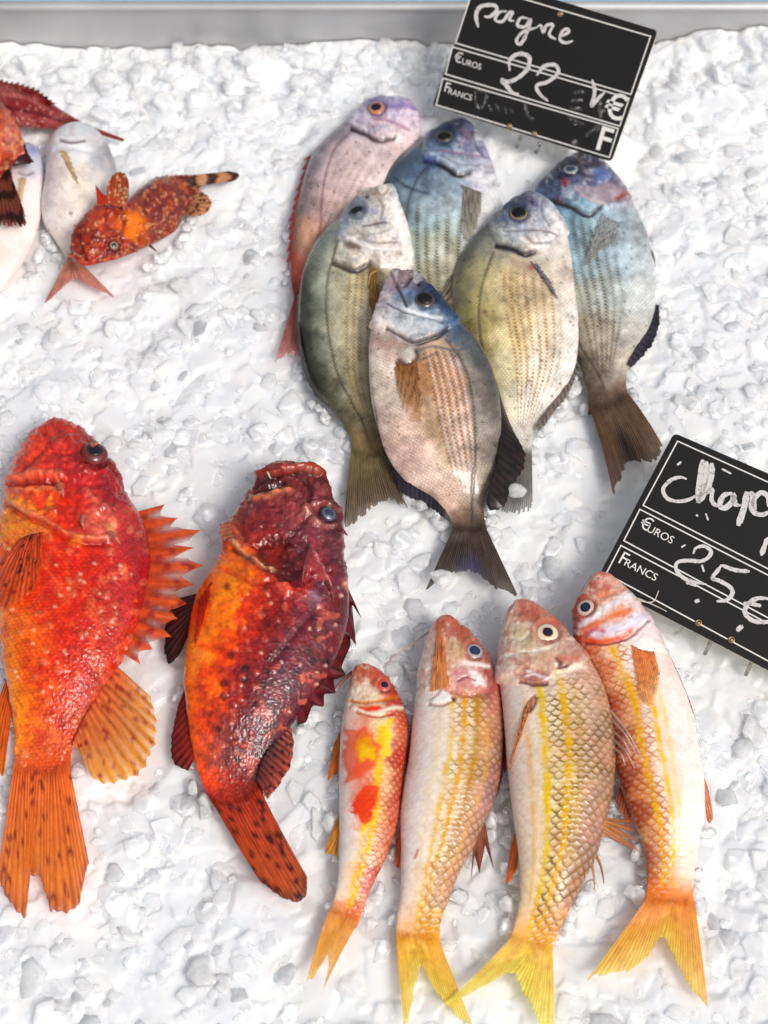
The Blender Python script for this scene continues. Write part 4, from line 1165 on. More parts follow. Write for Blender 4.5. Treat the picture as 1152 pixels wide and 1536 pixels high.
band(f, -.12, 0.072, '#e0b43c', .75, .27, .97, .02, 1)
band(f, .14, 0.078, '#d0961c', .85, .25, .97, .02, 2)
band(f, .42, 0.091, '#a8781c', .8, .24, .97, .05, 3)
band(f, .66, 0.065, '#d09a3c', .5, .35, .9, .05, 4)
band(f, -.42, 0.078, '#e8c8a0', .5, .3, .9, .0, 5)
f.patch(zo(3.2, 440, 900, 760, 340, 830, 310, 900, 350, 930, 420, 880, 450, 780, 430), '#c98a8a', .7, 6, 6)
f.patch(zo(3.2, 440, 900, 840, 330, 900, 360, 920, 410, 870, 420), '#efe8e4', .85, 4, 5)
f.line(zo(3.2, 440, 900, 820, 305, 880, 315, 935, 322), 3, '#efe9e2', .85)
f.line(zo(3.2, 440, 900, 760, 440, 830, 455, 900, 450, 960, 430), 4, '#a8605c', .6, .0016)
f.line(zo(3.2, 440, 900, 790, 385, 830, 370, 870, 385), 2, '#8a3a44', .7, .001)
f.line(zo(3.2, 440, 900, 760, 200, 800, 240, 815, 280), 4, '#d8bc94', .6)
f.step(head, .0010)
f.patch(zo(3.2, 440, 900, 655, 485, 720, 440, 755, 455, 765, 480, 710, 495, 665, 500), '#f4efea', .95, 3, 2, .0014)
f.spot(679.5, 1049.5, 4.5, '#1f1014', .95, -.0012)
f.line(zo(3.2, 440, 900, 650, 500, 710, 507, 750, 490), 2, '#8a5a4c', .7, .0008)
f.line(zo(3.2, 440, 1200, 600, 240, 592, 260, 582, 278), 2, '#b04a34', .8)
f.mottle(4, .12, 9); f.mottle(11, .12)
f.socket(711, 977, 14.5, '#a85a4c')
f.finish(M_MULLET, 1.12, 1.12, 1.35)
f.eye(711, 977, 14.5, [(0, '#27364e'), (.5, '#2f425e'), (.62, '#b9aaae'), (.8, '#a58e94'), (1, '#8a6a70')], '#1c2c46', 8.5, lift=.04, squash=.38, ecc=.95)
f.fin('pectoral_fin', [(645, 1038), (658, 1034), (674, 1030)], [(654, 938), (659, 934), (665, 944)], rays=9, rag=.05, lift=.0028, colour=ray_colour('#ec9c64', '#e88a4c', .3, clear=.1))
f.strand('barbel', [(646, 946), (618, 966), (592, 984), (574, 1002)], [0.018, 0.010, 0.009, 0.008], .0008, .0003, '#dcb8ae')
f.fin('pelvic_fin', [(620, 1072), (618, 1090), (616, 1108)], [(615, 1095), (609, 1145), (612, 1150)], z=(.012, .008), rays=5, rag=.08, colour=ray_colour('#cf6a44', '#c8553a', .4))
f.fin('anal_fin', [(602, 1232), (602, 1250), (602, 1270)], [(594, 1260), (592, 1298), (600, 1302)], z=(.011, .008), rays=6, rag=.1, colour=ray_colour('#e0744c', '#dc6a40', .4))
f.fin('dorsal_fin', [(727, 1232), (718, 1254), (709, 1272)], [(742, 1310), (728, 1268), (719, 1312), (712, 1282), (706, 1324)], z=(.013, .010), rays=8, rag=.05, smooth=False, colour=ray_colour('#a86a4c', '#8f4f3c', .4))
f.fin('spiny_dorsal_fin', [(754, 1095), (752, 1130), (748, 1166)], [(759, 1120), (756, 1160), (744, 1204)], z=(.015, .010), rays=5, rag=.15, deep=.2, colour=ray_colour('#b0483f', '#a8443c', .4))
f.fin('tail_fin', [(595, 1412), (612, 1420), (640, 1421), (660, 1414)], [(606, 1550), (614, 1530), (621, 1492), (632, 1452), (646, 1476), (664, 1502), (688, 1528), (714, 1552)], z=(.009, .010), rays=28, rag=.07,
      colour=ray_colour('#ec9c30', '#fad050', .3, seed=13, clear=.4, tipclear=.25, gain=1.9, streak=.5))

# --- right-hand one with orange fin on its flank
f = Fish('red_mullet', 'rosy red mullet with orange flank fin, its snout over the corner of a price card', G_MULLET,
    L=[(901, 858), (889, 865), (880, 875), (866, 900), (860, 928), (861, 953), (871, 975), (886, 1000), (900, 1030), (910, 1060), (917, 1100), (922, 1145), (932, 1182), (946, 1222), (961, 1255), (970, 1292), (971, 1328), (965, 1356)],
    R=[(901, 858), (918, 867), (943, 889), (964, 913), (980, 934), (996, 966), (1008, 997), (1027, 1037), (1039, 1075), (1049, 1125), (1055, 1163), (1057, 1218), (1050, 1255), (1042, 1303), (1040, 1340), (1042, 1362)],
    z=[(0, 0.034), (0.35, 0.022), (0.6, 0.016), (1, 0.008)], k=0.60, prof=(2.0, 0.52), n=400, mu=140, seed=24, under=.7)
f.base([(900, 866, '#c8746a'), (885, 880, '#b9604f'), (920, 875, '#e3b6a6'), (870, 905, '#a84a3c'), (890, 895, '#cf8a72'), (940, 900, '#edd0cc'), (865, 940, '#933a30'), (900, 920, '#e6c8b8'), (930, 925, '#e0926a'), (960, 925, '#efdfe4'), (885, 950, '#c05c46'),
        (920, 945, '#dcd2de'), (970, 950, '#e9dfe6'), (880, 970, '#b8543c'), (920, 970, '#e8c2a4'), (950, 985, '#efe2da'), (990, 970, '#f2e8e6'), (900, 1010, '#cd7a54'), (930, 1020, '#e6b484'), (1000, 1010, '#f1e4dc'), (1015, 1040, '#f2e8e2'),
        (915, 1060, '#b85a40'), (945, 1070, '#dc9a72'), (985, 1070, '#f0ddcc'), (1025, 1075, '#f4ece8'), (925, 1110, '#8f3328'), (950, 1130, '#d08a60'), (990, 1130, '#efdccd'), (1035, 1130, '#f5eeea'), (935, 1165, '#94382a'), (965, 1180, '#d68c58'),
        (1000, 1180, '#efdcca'), (1045, 1180, '#f5efeb'), (955, 1225, '#9c4028'), (985, 1240, '#dba468'), (1015, 1240, '#eee0cc'), (1045, 1240, '#f3eeea'), (975, 1300, '#a04a38'), (1000, 1300, '#d8a960'), (1030, 1300, '#ecdccc'), (985, 1350, '#cf7a4a'), (1020, 1350, '#dd9a54')], 15)
head = [(900, 845), (850, 930), (862, 962), (900, 962), (935, 952), (965, 940), (985, 928), (950, 870)]
hm, r, du, rid = mullet_scales(f, head, 7.4 * PX, 15 * PX, '#a85a34', .6, .0010, (-.15, .25), side=-1)
band(f, -.42, 0.091, '#e0a820', .85, .24, .97, .12, 1)
band(f, -.02, 0.072, '#e8b424', .85, .42, .97, .12, 2)
band(f, .22, 0.058, '#ecc458', .55, .38, .9, .05, 3)
f.step(head, .0012)
f.line(zo(3.2, 730, 850, 455, 285, 520, 240, 600, 185, 680, 140), 5, '#efe8ee', .9)
f.line(zo(3.2, 730, 850, 470, 300, 560, 260, 640, 225, 690, 215), 4.5, '#d8703c', .8)
f.line(zo(3.2, 730, 850, 520, 320, 620, 300, 700, 265, 760, 245), 7, '#ddd9ea', .85)
f.line(zo(3.2, 730, 850, 500, 360, 580, 355, 650, 340, 690, 310), 4, '#d0502c', .9, .0008)
f.line(zo(3.2, 730, 850, 470, 370, 570, 372, 680, 340, 780, 258), 1.8, '#7a2c30', .75, .0018)
f.line(zo(3.2, 730, 850, 480, 320, 520, 300, 560, 310), 4, '#c05a62', .8, .0008)
f.line(zo(3.2, 730, 850, 540, 150, 600, 130, 660, 110), 4, '#d98a62', .6, .0005)
f.patch(zo(3.2, 730, 850, 690, 370, 760, 330, 850, 370, 860, 410, 790, 405, 720, 395), '#f3e7e4', .85, 4, 3, .001)
f.mottle(4, .12, 9); f.mottle(11, .13)
f.socket(879, 912, 14, '#a85a4c')
f.finish(M_MULLET, 1.12, 1.12, 1.35)
f.eye(879, 912, 14, [(0, '#232c3c'), (.5, '#2c3a4e'), (.6, '#e8cfc2'), (.78, '#dca8a0'), (.9, '#d8c2b4'), (1, '#b06a5c')], '#1a2634', 8, lift=.04, squash=.38)
f.fin('pectoral_fin', [(946, 966), (962, 974), (982, 978)], [(966, 1078), (976, 1066), (984, 1046), (993, 1024)], rays=12, rag=.05, lift=.0022, colour=ray_colour('#ec8a50', '#f0a850', .25, clear=.25))
f.fin('pelvic_fin', [(1003, 980), (1007, 988), (1011, 998)], [(1043, 1076), (1040, 1070), (1034, 1056)], z=(.020, .012), rays=6, rag=.05, bow=-.08, colour=ray_colour('#e07a3c', '#dc6a34', .4))
f.fin('anal_fin', [(1055, 1163), (1057, 1180), (1057, 1200)], [(1062, 1180), (1070, 1222), (1066, 1238), (1060, 1232)], z=(.012, .008), rays=7, rag=.1, colour=ray_colour('#e39468', '#e08a5c', .4, clear=.3))
f.fin('dorsal_fin', [(930, 1178), (938, 1200), (946, 1220)], [(922, 1205), (928, 1222), (938, 1240), (944, 1250)], z=(.013, .009), rays=6, rag=.1, deep=.35, colour=ray_colour('#b85a44', '#c87a5c', .4))
f.strand('barbel', [(948, 893), (964, 902), (980, 902), (988, 886)], [0.030, 0.031, 0.033, 0.036], .0007, .0003, '#ece4dc')
f.strand('barbel', [(952, 896), (970, 903), (986, 910), (1000, 917)], [0.030, 0.031, 0.032, 0.033], .0007, .0003, '#ece4dc')
f.fin('tail_fin', [(965, 1354), (985, 1366), (1020, 1370), (1042, 1360)], [(880, 1470), (918, 1463), (950, 1454), (975, 1432), (988, 1408), (996, 1408), (1006, 1426), (1020, 1456), (1040, 1492), (1063, 1518)], z=(.009, .010), rays=30, rag=.06, bow=-.03,
      colour=ray_colour('#e67c30', '#fac24a', .3, seed=17, clear=.4, tipclear=.25, gain=1.9, streak=.5))

# --- big golden one with the staring eye
f = Fish('red_mullet', 'largest red mullet, golden-brown scales and a round white-ringed eye', G_MULLET,
    L=[(779, 904), (767, 909), (759, 921), (752, 953), (749, 991), (746, 1019), (751, 1034), (756, 1080), (761, 1147), (766, 1194), (771, 1229), (779, 1292), (780, 1347), (770, 1394), (760, 1418)],
    R=[(779, 904), (795, 906), (818, 921), (839, 941), (861, 966), (883, 991), (902, 1025), (914, 1063), (920, 1100), (922, 1147), (918, 1190), (906, 1237), (895, 1281), (877, 1317), (856, 1358), (834, 1405), (828, 1432)],
    z=[(0, 0.034), (0.6, 0.024), (1, 0.009)], k=0.62, prof=(2.0, 0.52), n=420, mu=150, seed=23, under=.75)
f.base([(780, 912, '#c48474'), (765, 930, '#dcb0a0'), (790, 920, '#ad6a58'), (810, 930, '#b47e6c'), (760, 965, '#e0c4b6'), (785, 950, '#cfb49a'), (840, 960, '#c09a8c'), (770, 985, '#e2cbb8'), (800, 985, '#dcc4ac'), (865, 985, '#c0a294'), (760, 1010, '#eccfc2'),
        (790, 1005, '#c89c86'), (830, 1005, '#c8a898'), (880, 1015, '#b08e80'), (765, 1045, '#efe6da'), (800, 1045, '#e9dccb'), (840, 1035, '#dfccb4'), (870, 1040, '#ccb096'), (900, 1050, '#a88572'), (765, 1090, '#f1e7da'), (800, 1090, '#efe0cc'), (830, 1085, '#e6d4ac'),
        (865, 1090, '#b89a78'), (905, 1100, '#a08270'), (775, 1150, '#f2e8da'), (805, 1150, '#eddcc0'), (840, 1150, '#d4bc88'), (880, 1150, '#a88868'), (912, 1150, '#937464'), (785, 1210, '#f2e6d4'), (815, 1210, '#e8d4a8'), (850, 1210, '#bf9c5c'), (890, 1210, '#937462'),
        (790, 1270, '#efe2c8'), (820, 1270, '#dcc488'), (850, 1270, '#a88652'), (880, 1270, '#8d6c60'), (795, 1330, '#ecd9a8'), (825, 1330, '#c8a458'), (855, 1330, '#916e58'), (785, 1390, '#ecc084'), (815, 1390, '#c89048'), (795, 1420, '#eab860')], 15)
head = [(779, 885), (735, 1000), (743, 1024), (765, 1026), (790, 1028), (815, 1024), (835, 1008), (868, 1000), (890, 985), (830, 920)]
hm, r, du, rid = mullet_scales(f, head, 7.8 * PX, 15.5 * PX, '#70521f', .66, .0012, (-.55, -.1))
band(f, -.62, 0.058, '#e0a860', .6, .3, .9, .0, 1)
band(f, -.33, 0.072, '#e2b818', .9, .27, .98, .03, 2)
band(f, .08, 0.078, '#d0a010', .9, .25, .98, .06, 3)
band(f, .30, 0.065, '#b08c3c', .45, .3, .95, .05, 4)
f.step(head, .0022)
S6 = lambda *a: zo(6.4, 740, 900, *a)
f.line(S6(110, 560, 250, 520, 400, 500, 520, 480, 600, 445), 2.6, '#f0e6d4', .9, .0006)
f.line(S6(150, 500, 260, 520, 330, 540), 2, '#c07a58', .5)
f.patch(S6(180, 250, 330, 290, 350, 340, 420, 440, 330, 500, 250, 470, 190, 380), '#c6ad8e', .7, 6)
f.line(S6(190, 370, 260, 390, 300, 375, 340, 330), 2.6, '#e6dcc8', .7, .0006)
f.patch(S6(280, 100, 400, 130, 430, 200, 380, 250, 280, 250, 230, 180), '#9c5646', .6, 7)
f.patch(S6(330, 570, 450, 520, 580, 500, 640, 590, 560, 650, 430, 640), '#c39c84', .7, 5)
f.patch(S6(250, 700, 400, 660, 550, 700, 540, 790, 400, 815, 280, 790), '#a06a66', .8, 5, 6, -.0008)
f.line(S6(310, 740, 400, 720, 480, 745), 2.2, '#eadfdf', .8)
f.line(S6(330, 690, 370, 690), 2, '#f0e8e6', .8)
f.line(S6(440, 740, 520, 750), 2.2, '#d8bcc0', .8)
f.line(S6(250, 795, 380, 812, 510, 800), 2.4, '#5a2a30', .9, .002)
f.line(S6(600, 560, 640, 610, 620, 650, 700, 640), 3, '#4a2a2c', .85, .0016)
f.line(S6(640, 560, 720, 580, 770, 570, 800, 620), 4, '#c0685c', .75)
f.line(S6(590, 620, 600, 640), 2, '#ffffff', .7)
f.line(S6(560, 780, 640, 720, 720, 690, 800, 640, 880, 660), 4, '#ecdccb', .7)
f.line(S6(510, 880, 560, 830, 590, 820), 2.5, '#b08a92', .6)
f.patch(S6(110, 700, 200, 720, 240, 790, 60, 790, 40, 760), '#efc6b2', .7, 4)
f.patch(S6(310, 1080, 350, 940, 400, 910, 425, 940, 400, 1020, 350, 1080), '#7a3f3a', .95, 3, 2, -.001)
f.line(S6(385, 950, 370, 1010), 1.8, '#c8b0ac', .8)
f.mottle(4, .12, 9); f.mottle(11, .12)
f.socket(821, 951, 17.5, '#a85a4c')
f.finish(M_MULLET, 1.12, 1.12, 1.35)
f.eye(821, 951, 17.5, [(0, '#20262e'), (.40, '#2a3038'), (.46, '#d8907a'), (.54, '#ecd8b4'), (.7, '#e9e2c4'), (.86, '#e2dcc4'), (.95, '#8a8474'), (1, '#6a4a40')], '#12161e', 8, lift=.04, squash=.38)
f.fin('pectoral_fin', [(786, 1064), (794, 1050), (803, 1042)], [(757, 1164), (762, 1162), (768, 1140)], rays=6, rag=.05, lift=.0028, colour=ray_colour('#e29c6c', '#ee8c4a', .3))
f.fin('pelvic_fin', [(754, 1070), (756, 1090), (758, 1110)], [(751, 1092), (756, 1160), (760, 1156)], z=(.016, .010), rays=4, rag=.08, colour=ray_colour('#d0583c', '#cf5a3c', .4))
f.fin('anal_fin', [(773, 1245), (776, 1262), (778, 1280)], [(764, 1280), (759, 1327), (771, 1312), (776, 1300)], z=(.013, .009), rays=6, rag=.06, colour=ray_colour('#e8864c', '#e0702c', .4))
for k, (a, b) in enumerate((((914, 1064), (964, 1140)), ((916, 1078), (956, 1134)), ((919, 1096), (947, 1134)), ((921, 1110), (952, 1152)), ((921, 1122), (938, 1148)))):
    f.strand('dorsal_spine', [a, ((a[0] + b[0]) / 2 + 2, (a[1] + b[1]) / 2 - 4), b], [0.030, 0.046, 0.045], .0010, .0003, '#e2cfc6')
f.fin('dorsal_fin', [(908, 1226), (905, 1240), (902, 1254)], [(950, 1232), (964, 1285), (940, 1272), (930, 1262)], z=(.022, .014), rays=6, rag=.05, deep=.5, smooth=False, colour=ray_colour('#c8905c', '#b8662c', .4, clear=.5))
f.strand('fin_ray', [(895, 1284), (902, 1302), (906, 1325)], [.016, .012, .010], .0012, .0004, '#b8703c')
f.strand('fin_ray', [(888, 1296), (891, 1315), (892, 1336)], [.015, .012, .010], .0011, .0004, '#d0984c')
f.fin('tail_fin', [(760, 1412), (778, 1424), (805, 1434), (828, 1430)], [(659, 1513), (700, 1494), (736, 1474), (766, 1460), (784, 1490), (797, 1512), (812, 1545), (830, 1552)], z=(.011, .014), rays=28, rag=.06, bow=-.06,
      colour=ray_colour('#f2b048', '#fbdc58', .3, seed=19, clear=.4, tipclear=.25, gain=1.9, streak=.5))
# ------------------------------------------------------------------ scorpionfish
G_SCORP = 'large red scorpionfish'

def warts(f, size, thr, hexc, amt, h, seed, region=None):
    d, rid = cells(f.X / size, f.Y / size, f.seed * 3 + seed, .9)
    m = sstep(.42, .10, d + .2 * (f.fb(size * .6, 2, seed) - .5)) * (rid > thr) * f.top
    if region is not None:
        m = m * region
    f.blend(m * amt, hexc)
    f.disp += h * m * (0.5 + rid)
    return m

def craggy(f, head, amp=.0030):
    """bony, folded head"""
    m = poly_mask(*f.warp(6), head, 14) * f.top
    n = np.abs(f.fb(26, 4, 61) - .5) * 2
    n2 = np.abs(f.fb(11, 3, 67) - .5) * 2
    f.disp += m * (amp * (0.5 - n) + amp * .55 * (0.4 - n2))
    f.mult(1 + m * (0.9 * (n - .30) * .6 + .5 * (n2 - .3) * .5))
    return m

Z4 = lambda *a: zo(3.388, 0, 610, *a)
Z5 = lambda *a: zo(3.388, 0, 960, *a)
Z6 = lambda *a: zo(3.388, 230, 670, *a)
Z7 = lambda *a: zo(3.388, 230, 1000, *a)

# --- bright orange-red one
f = Fish('scorpionfish', 'bright orange-red scorpionfish with a fanned spiny back fin', G_SCORP,
    L=[(88, 630), (68, 636), (46, 653), (31, 675), (19, 699), (12, 722), (7, 752), (-4, 778), (-10, 830), (-6, 900), (0, 950), (5, 995), (12, 1034), (18, 1069), (22, 1108), (22, 1143), (19, 1168)],
    R=[(88, 630), (105, 634), (126, 648), (141, 665), (154, 677), (169, 696), (184, 719), (190, 743), (204, 763), (215, 780), (221, 802), (226, 840), (220, 882), (213, 911), (204, 944), (192, 970), (183, 991), (165, 1014), (142, 1049), (120, 1087), (108, 1125), (106, 1163)],
    z=[(0, 0.028), (0.5, 0.024), (1, 0.009)], k=0.46, prof=(2.0, 0.55), n=420, mu=170, seed=31, under=.75)
f.base([(88, 640, '#b8352a'), (60, 660, '#d0492f'), (110, 655, '#b83a34'), (140, 680, '#8f2a2c'), (40, 690, '#d24a33'), (85, 690, '#c23a30'), (120, 700, '#b03232'), (20, 725, '#d8543a'), (60, 725, '#d2432c'), (100, 730, '#bb2f28'), (150, 730, '#a82c2e'), (180, 740, '#8f2630'),
        (15, 765, '#e88a3a'), (45, 785, '#e8923c'), (90, 770, '#c8321e'), (130, 780, '#bd3a30'), (170, 790, '#b04038'), (200, 800, '#9c2f34'), (60, 830, '#d63c16'), (100, 840, '#cc2c14'), (140, 840, '#b52a22'), (180, 850, '#a83434'), (212, 850, '#94262e'),
        (20, 880, '#e8641c'), (60, 890, '#dc4a16'), (100, 890, '#c62e14'), (150, 890, '#b53226'), (195, 890, '#a83230'), (10, 930, '#f0801e'), (40, 940, '#ec701a'), (80, 940, '#d84a16'), (120, 950, '#c02c18'), (170, 950, '#b83a2c'),
        (15, 990, '#f28a28'), (50, 1000, '#ea681c'), (85, 1000, '#d04018'), (130, 1010, '#b82e1e'), (25, 1050, '#f08c2c'), (60, 1050, '#e36a24'), (95, 1050, '#c83e20'), (125, 1060, '#b83a28'), (30, 1100, '#ee8a30'), (60, 1100, '#e07a40'), (95, 1100, '#c84a2a'), (35, 1145, '#e8803c'), (70, 1150, '#dc6a34'), (100, 1150, '#c44a28')], 18, 1.5)
head = Z4(290, 40, 100, 150, 20, 350, 30, 490, 160, 545, 260, 590, 350, 650, 470, 690, 560, 690, 640, 560, 650, 430, 560, 230, 400, 90)
cm = craggy(f, head, .0050)
f.scaly = (1 - poly_mask(f.X, f.Y, head, 10)) * .8
# jaw, cheek and gill cover
f.line(Z4(60, 395, 150, 385, 230, 390, 300, 380), 4, '#7a1c1a', .8, .003)
f.line(Z4(60, 370, 140, 350, 230, 340, 310, 350), 5, '#e0795c', .55, -.0022)
f.line(Z4(80, 430, 160, 425, 250, 420, 300, 440), 4, '#e88a5c', .5, -.0012)
f.line(Z4(220, 130, 240, 190, 190, 260, 120, 330), 4, '#8c2420', .6, .0022)
f.line(Z4(250, 160, 270, 220, 330, 250), 4, '#8c2420', .5, .0016)
f.patch(Z4(290, 370, 320, 400, 310, 450, 290, 420), '#f0a870', .7, 3, 3, .0012)
f.line(Z4(30, 480, 110, 530, 200, 565, 250, 590, 330, 640, 420, 665, 500, 675, 580, 660), 4.0, '#e89470', .6, -.0020)
f.line(Z4(40, 500, 120, 552, 210, 585, 260, 612, 330, 660, 420, 690, 520, 700), 4, '#7c1a14', .75, .0030)
f.line(Z4(430, 430, 470, 480, 540, 520, 580, 590), 5, '#d87a68', .4, -.0016)
f.patch(Z4(410, 560, 480, 520, 560, 560, 590, 620, 570, 670, 480, 670, 420, 610), '#d8705c', .6, 6, 6)
f.patch(Z4(535, 600, 575, 590, 590, 640, 560, 670), '#e6a070', .7, 4, 4)
f.line(Z4(350, 170, 370, 205, 420, 215, 480, 205), 4.5, '#c2402f', .6, -.0026)
f.line(Z4(500, 210, 540, 250, 545, 285, 510, 300), 4, '#5f1518', .8, .002)
f.line(Z4(540, 300, 590, 350, 630, 420), 5, '#7c1a1e', .6, .002)
f.patch(Z4(350, 240, 395, 220, 400, 290, 370, 300), '#7a2226', .5, 5)
f.patch(Z4(0, 590, 120, 570, 230, 600, 260, 640, 180, 690, 60, 680, 0, 690), '#f0973e', .7, 8, 6)
f.patch(Z4(340, 670, 400, 650, 420, 700, 370, 720), '#f08c3a', .8, 4, 5, .0015)
body = 1 - poly_mask(f.X, f.Y, head, 10)
n = f.fb(24, 4, 12)
f.blend(sstep(.52, .72, n) * body * .45 * sstep(-.75, 0, f.V), '#a81a12')
f.blend(sstep(.58, .74, f.fb(17, 4, 15)) * body * .40, '#e88058')
f.blend(body * .35 * sstep(1.0, .2, np.abs(f.V + .1)), '#d83a18')
f.blend(sstep(.55, .70, f.fb(8, 4, 19)) * body * .40, '#c02818')
warts(f, 21, .70, '#f0a078', .25, .0007, 3, body)
warts(f, 11, .92, '#f4ccb0', .4, .0005, 4, body)
warts(f, 7, .3, '#9c1c14', .35, .0003, 6, body * sstep(-.6, .2, f.V))
f.line(Z5(560, 175, 470, 300, 390, 420), 9, '#c97a60', .35, -.0006)
f.mottle(10, .38, 2)
f.mottle(4, .32, 5)
d = np.abs(f.fb(5, 2, 77) - .5)
f.disp += .0005 * (d * 2 - .5)
for x, y in Z5(165, 710, 240, 705, 320, 710, 68, 725):
    f.spot(x, y, 7, '#a8201a', .8)
f.socket(141, 683, 20, '#4a1416')
f.finish(M_SCORP, 1.06, 1.12, 1.15)
f.eye(141, 683, 20, [(0, '#151826'), (.46, '#1c2030'), (.55, '#4a2026'), (.72, '#7a2c2c'), (.9, '#5a1c20'), (1, '#8a302c')], '#0a0d18', 9.5, squash=.55, lift=.22)
for a in (Z4(560, 640, 590, 668, 612, 700), Z4(420, 560, 418, 590, 428, 622), Z4(300, 400, 318, 430, 322, 458), Z4(470, 195, 486, 188, 500, 178)):
    f.strand('head_spine', a, [.058, .062, .058], .0020, .0005, '#d8806a')
oc = ray_colour('#c84a1c', '#e0782c', -.35, spots=(15, .36, '#8a1a12', .45), seed=31, clear=.25)
f.fin('pectoral_fin', [(64, 798), (54, 800), (42, 803), (30, 808)], [(64, 856), (56, 884), (40, 900), (12, 914), (-20, 916), (-44, 900)], rays=13, rag=.05, deep=.05, lift=.006, ridge=.0011,
      colour=ray_colour('#c85030', '#d8602c', -.6, spots=(12, .30, '#3a1210', .55), seed=33))
tips = Z4(868, 488, 1008, 600, 1112, 682, 1055, 838, 990, 952, 972, 1042, 900, 1085, 918, 1162, 868, 1224, 806, 1268, 745, 1330)
f.fin('spiny_dorsal_fin', [(206, 768), (216, 802), (220, 840), (214, 882), (207, 911), (198, 944), (184, 980)], tips, z=(.022, .014), rays=10, rag=.34, deep=.27, spine=1.6, smooth=False, per=14, ridge=.0008, nu=26,
      colour=ray_colour('#c8481e', '#dc6a30', .25, spots=(20, .36, '#a82a1c', .45), seed=35, clear=.7, streak=.5, gain=1.3))
f.fin('soft_dorsal_fin', [(176, 1000), (152, 1036), (128, 1076), (110, 1118)], [(227, 1046), (237, 1087), (234, 1124), (215, 1163), (178, 1179), (156, 1178), (136, 1163), (124, 1134)], z=(.016, .012), rays=13, rag=.05, deep=.05, ridge=.0009,
      colour=ray_colour('#d0603a', '#f2a844', -.35, spots=(16, .30, '#a02a16', .45), seed=37, clear=.6, gain=1.4))
f.fin('pelvic_fin', [(9, 1020), (13, 1045), (17, 1072)], [(-14, 1080), (-10, 1120), (3, 1166), (10, 1130)], z=(.012, .009), rays=7, rag=.06, colour=ray_colour('#dc5a1c', '#e87a24', -.4))
f.fin('tail_fin', [(19, 1160), (45, 1172), (80, 1172), (106, 1158)], [(-4, 1316), (10, 1352), (38, 1384), (45, 1318), (60, 1318), (76, 1372), (100, 1378), (118, 1364), (134, 1296)], z=(.011, .011), rays=22, rag=.03, deep=.02, ridge=.0009, smooth=False, bow=0,
      colour=ray_colour('#e46a2c', '#f28a38', -.28, tipdark=(.80, '#8c3420', .8), spots=(19, .30, '#8a2414', .55), seed=39, clear=.4, streak=.5, gain=1.5))

# --- dark crimson one with the torn cheek
f = Fish('scorpionfish', 'dark crimson scorpionfish with orange belly and torn gill', G_SCORP,
    L=[(424, 692), (404, 698), (391, 709), (378, 729), (361, 756), (348, 776), (337, 800), (332, 823), (321, 850), (299, 884), (288, 915), (280, 965), (275, 1018), (277, 1040), (280, 1068), (287, 1118), (296, 1156), (310, 1190), (322, 1212)],
    R=[(424, 692), (446, 697), (467, 700), (485, 713), (493, 726), (501, 750), (508, 764), (513, 788), (516, 823), (518, 850), (522, 874), (524, 900), (520, 940), (505, 985), (482, 1030), (458, 1062), (436, 1090), (416, 1118), (402, 1145), (393, 1172), (396, 1198)],
    z=[(0, 0.034), (0.5, 0.026), (1, 0.009)], k=0.48, prof=(2.0, 0.55), n=420, mu=170, seed=32, under=.75)
f.base([(424, 698, '#8f3a30'), (460, 706, '#8d2f26'), (400, 715, '#5c1f22'), (440, 725, '#6c2c2c'), (480, 725, '#62242a'), (380, 740, '#7a3234'), (420, 755, '#7f3636'), (460, 760, '#8a4644'), (495, 755, '#5a242c'), (360, 780, '#8a3a36'), (400, 785, '#7c2a2c'), (440, 790, '#7d3a3c'),
        (480, 800, '#6e343c'), (508, 800, '#4f2028'), (345, 805, '#c85a30'), (380, 815, '#8f2a20'), (420, 820, '#8a2018'), (460, 830, '#8d2f36'), (505, 840, '#5a2a36'), (345, 840, '#e8701e'), (380, 850, '#d85a20'), (415, 850, '#9c2a1c'), (470, 860, '#7c1a22'), (510, 880, '#5a2c38'),
        (320, 870, '#e87420'), (350, 875, '#f08c24'), (390, 870, '#d44a1c'), (430, 880, '#aa2a22'), (480, 900, '#7c3a42'), (512, 910, '#52262e'), (300, 910, '#d8481c'), (330, 920, '#ec7a24'), (370, 920, '#cc3a1c'), (410, 930, '#9c2420'), (450, 940, '#7f242a'), (490, 950, '#63404a'),
        (295, 960, '#f08030'), (330, 970, '#e2541e'), (370, 970, '#a82a1e'), (410, 980, '#7f2226'), (450, 990, '#6a3440'), (480, 1000, '#55303a'), (290, 1020, '#f07a30'), (320, 1020, '#d8481e'), (350, 1030, '#94281f'), (390, 1030, '#6a2024'), (430, 1030, '#5c3444'), (455, 1050, '#4c2c36'),
        (290, 1070, '#ee6a28'), (310, 1080, '#c84020'), (340, 1080, '#7c3028'), (380, 1080, '#5c2028'), (410, 1090, '#4f2c38'), (300, 1130, '#e85c26'), (320, 1130, '#b04a38'), (350, 1130, '#6a2c2a'), (385, 1130, '#5a2428'), (315, 1180, '#d84a26'), (345, 1180, '#8a2824'), (380, 1180, '#7a2422')], 16, 1.6)
head = Z6(640, 60, 540, 120, 420, 300, 330, 400, 330, 470, 420, 520, 560, 640, 690, 740, 800, 790, 900, 780, 980, 650, 960, 380, 900, 180, 800, 90)
craggy(f, head, .0044)
f.scaly = (1 - poly_mask(f.X, f.Y, head, 10)) * sstep(-.35, .1, f.V)
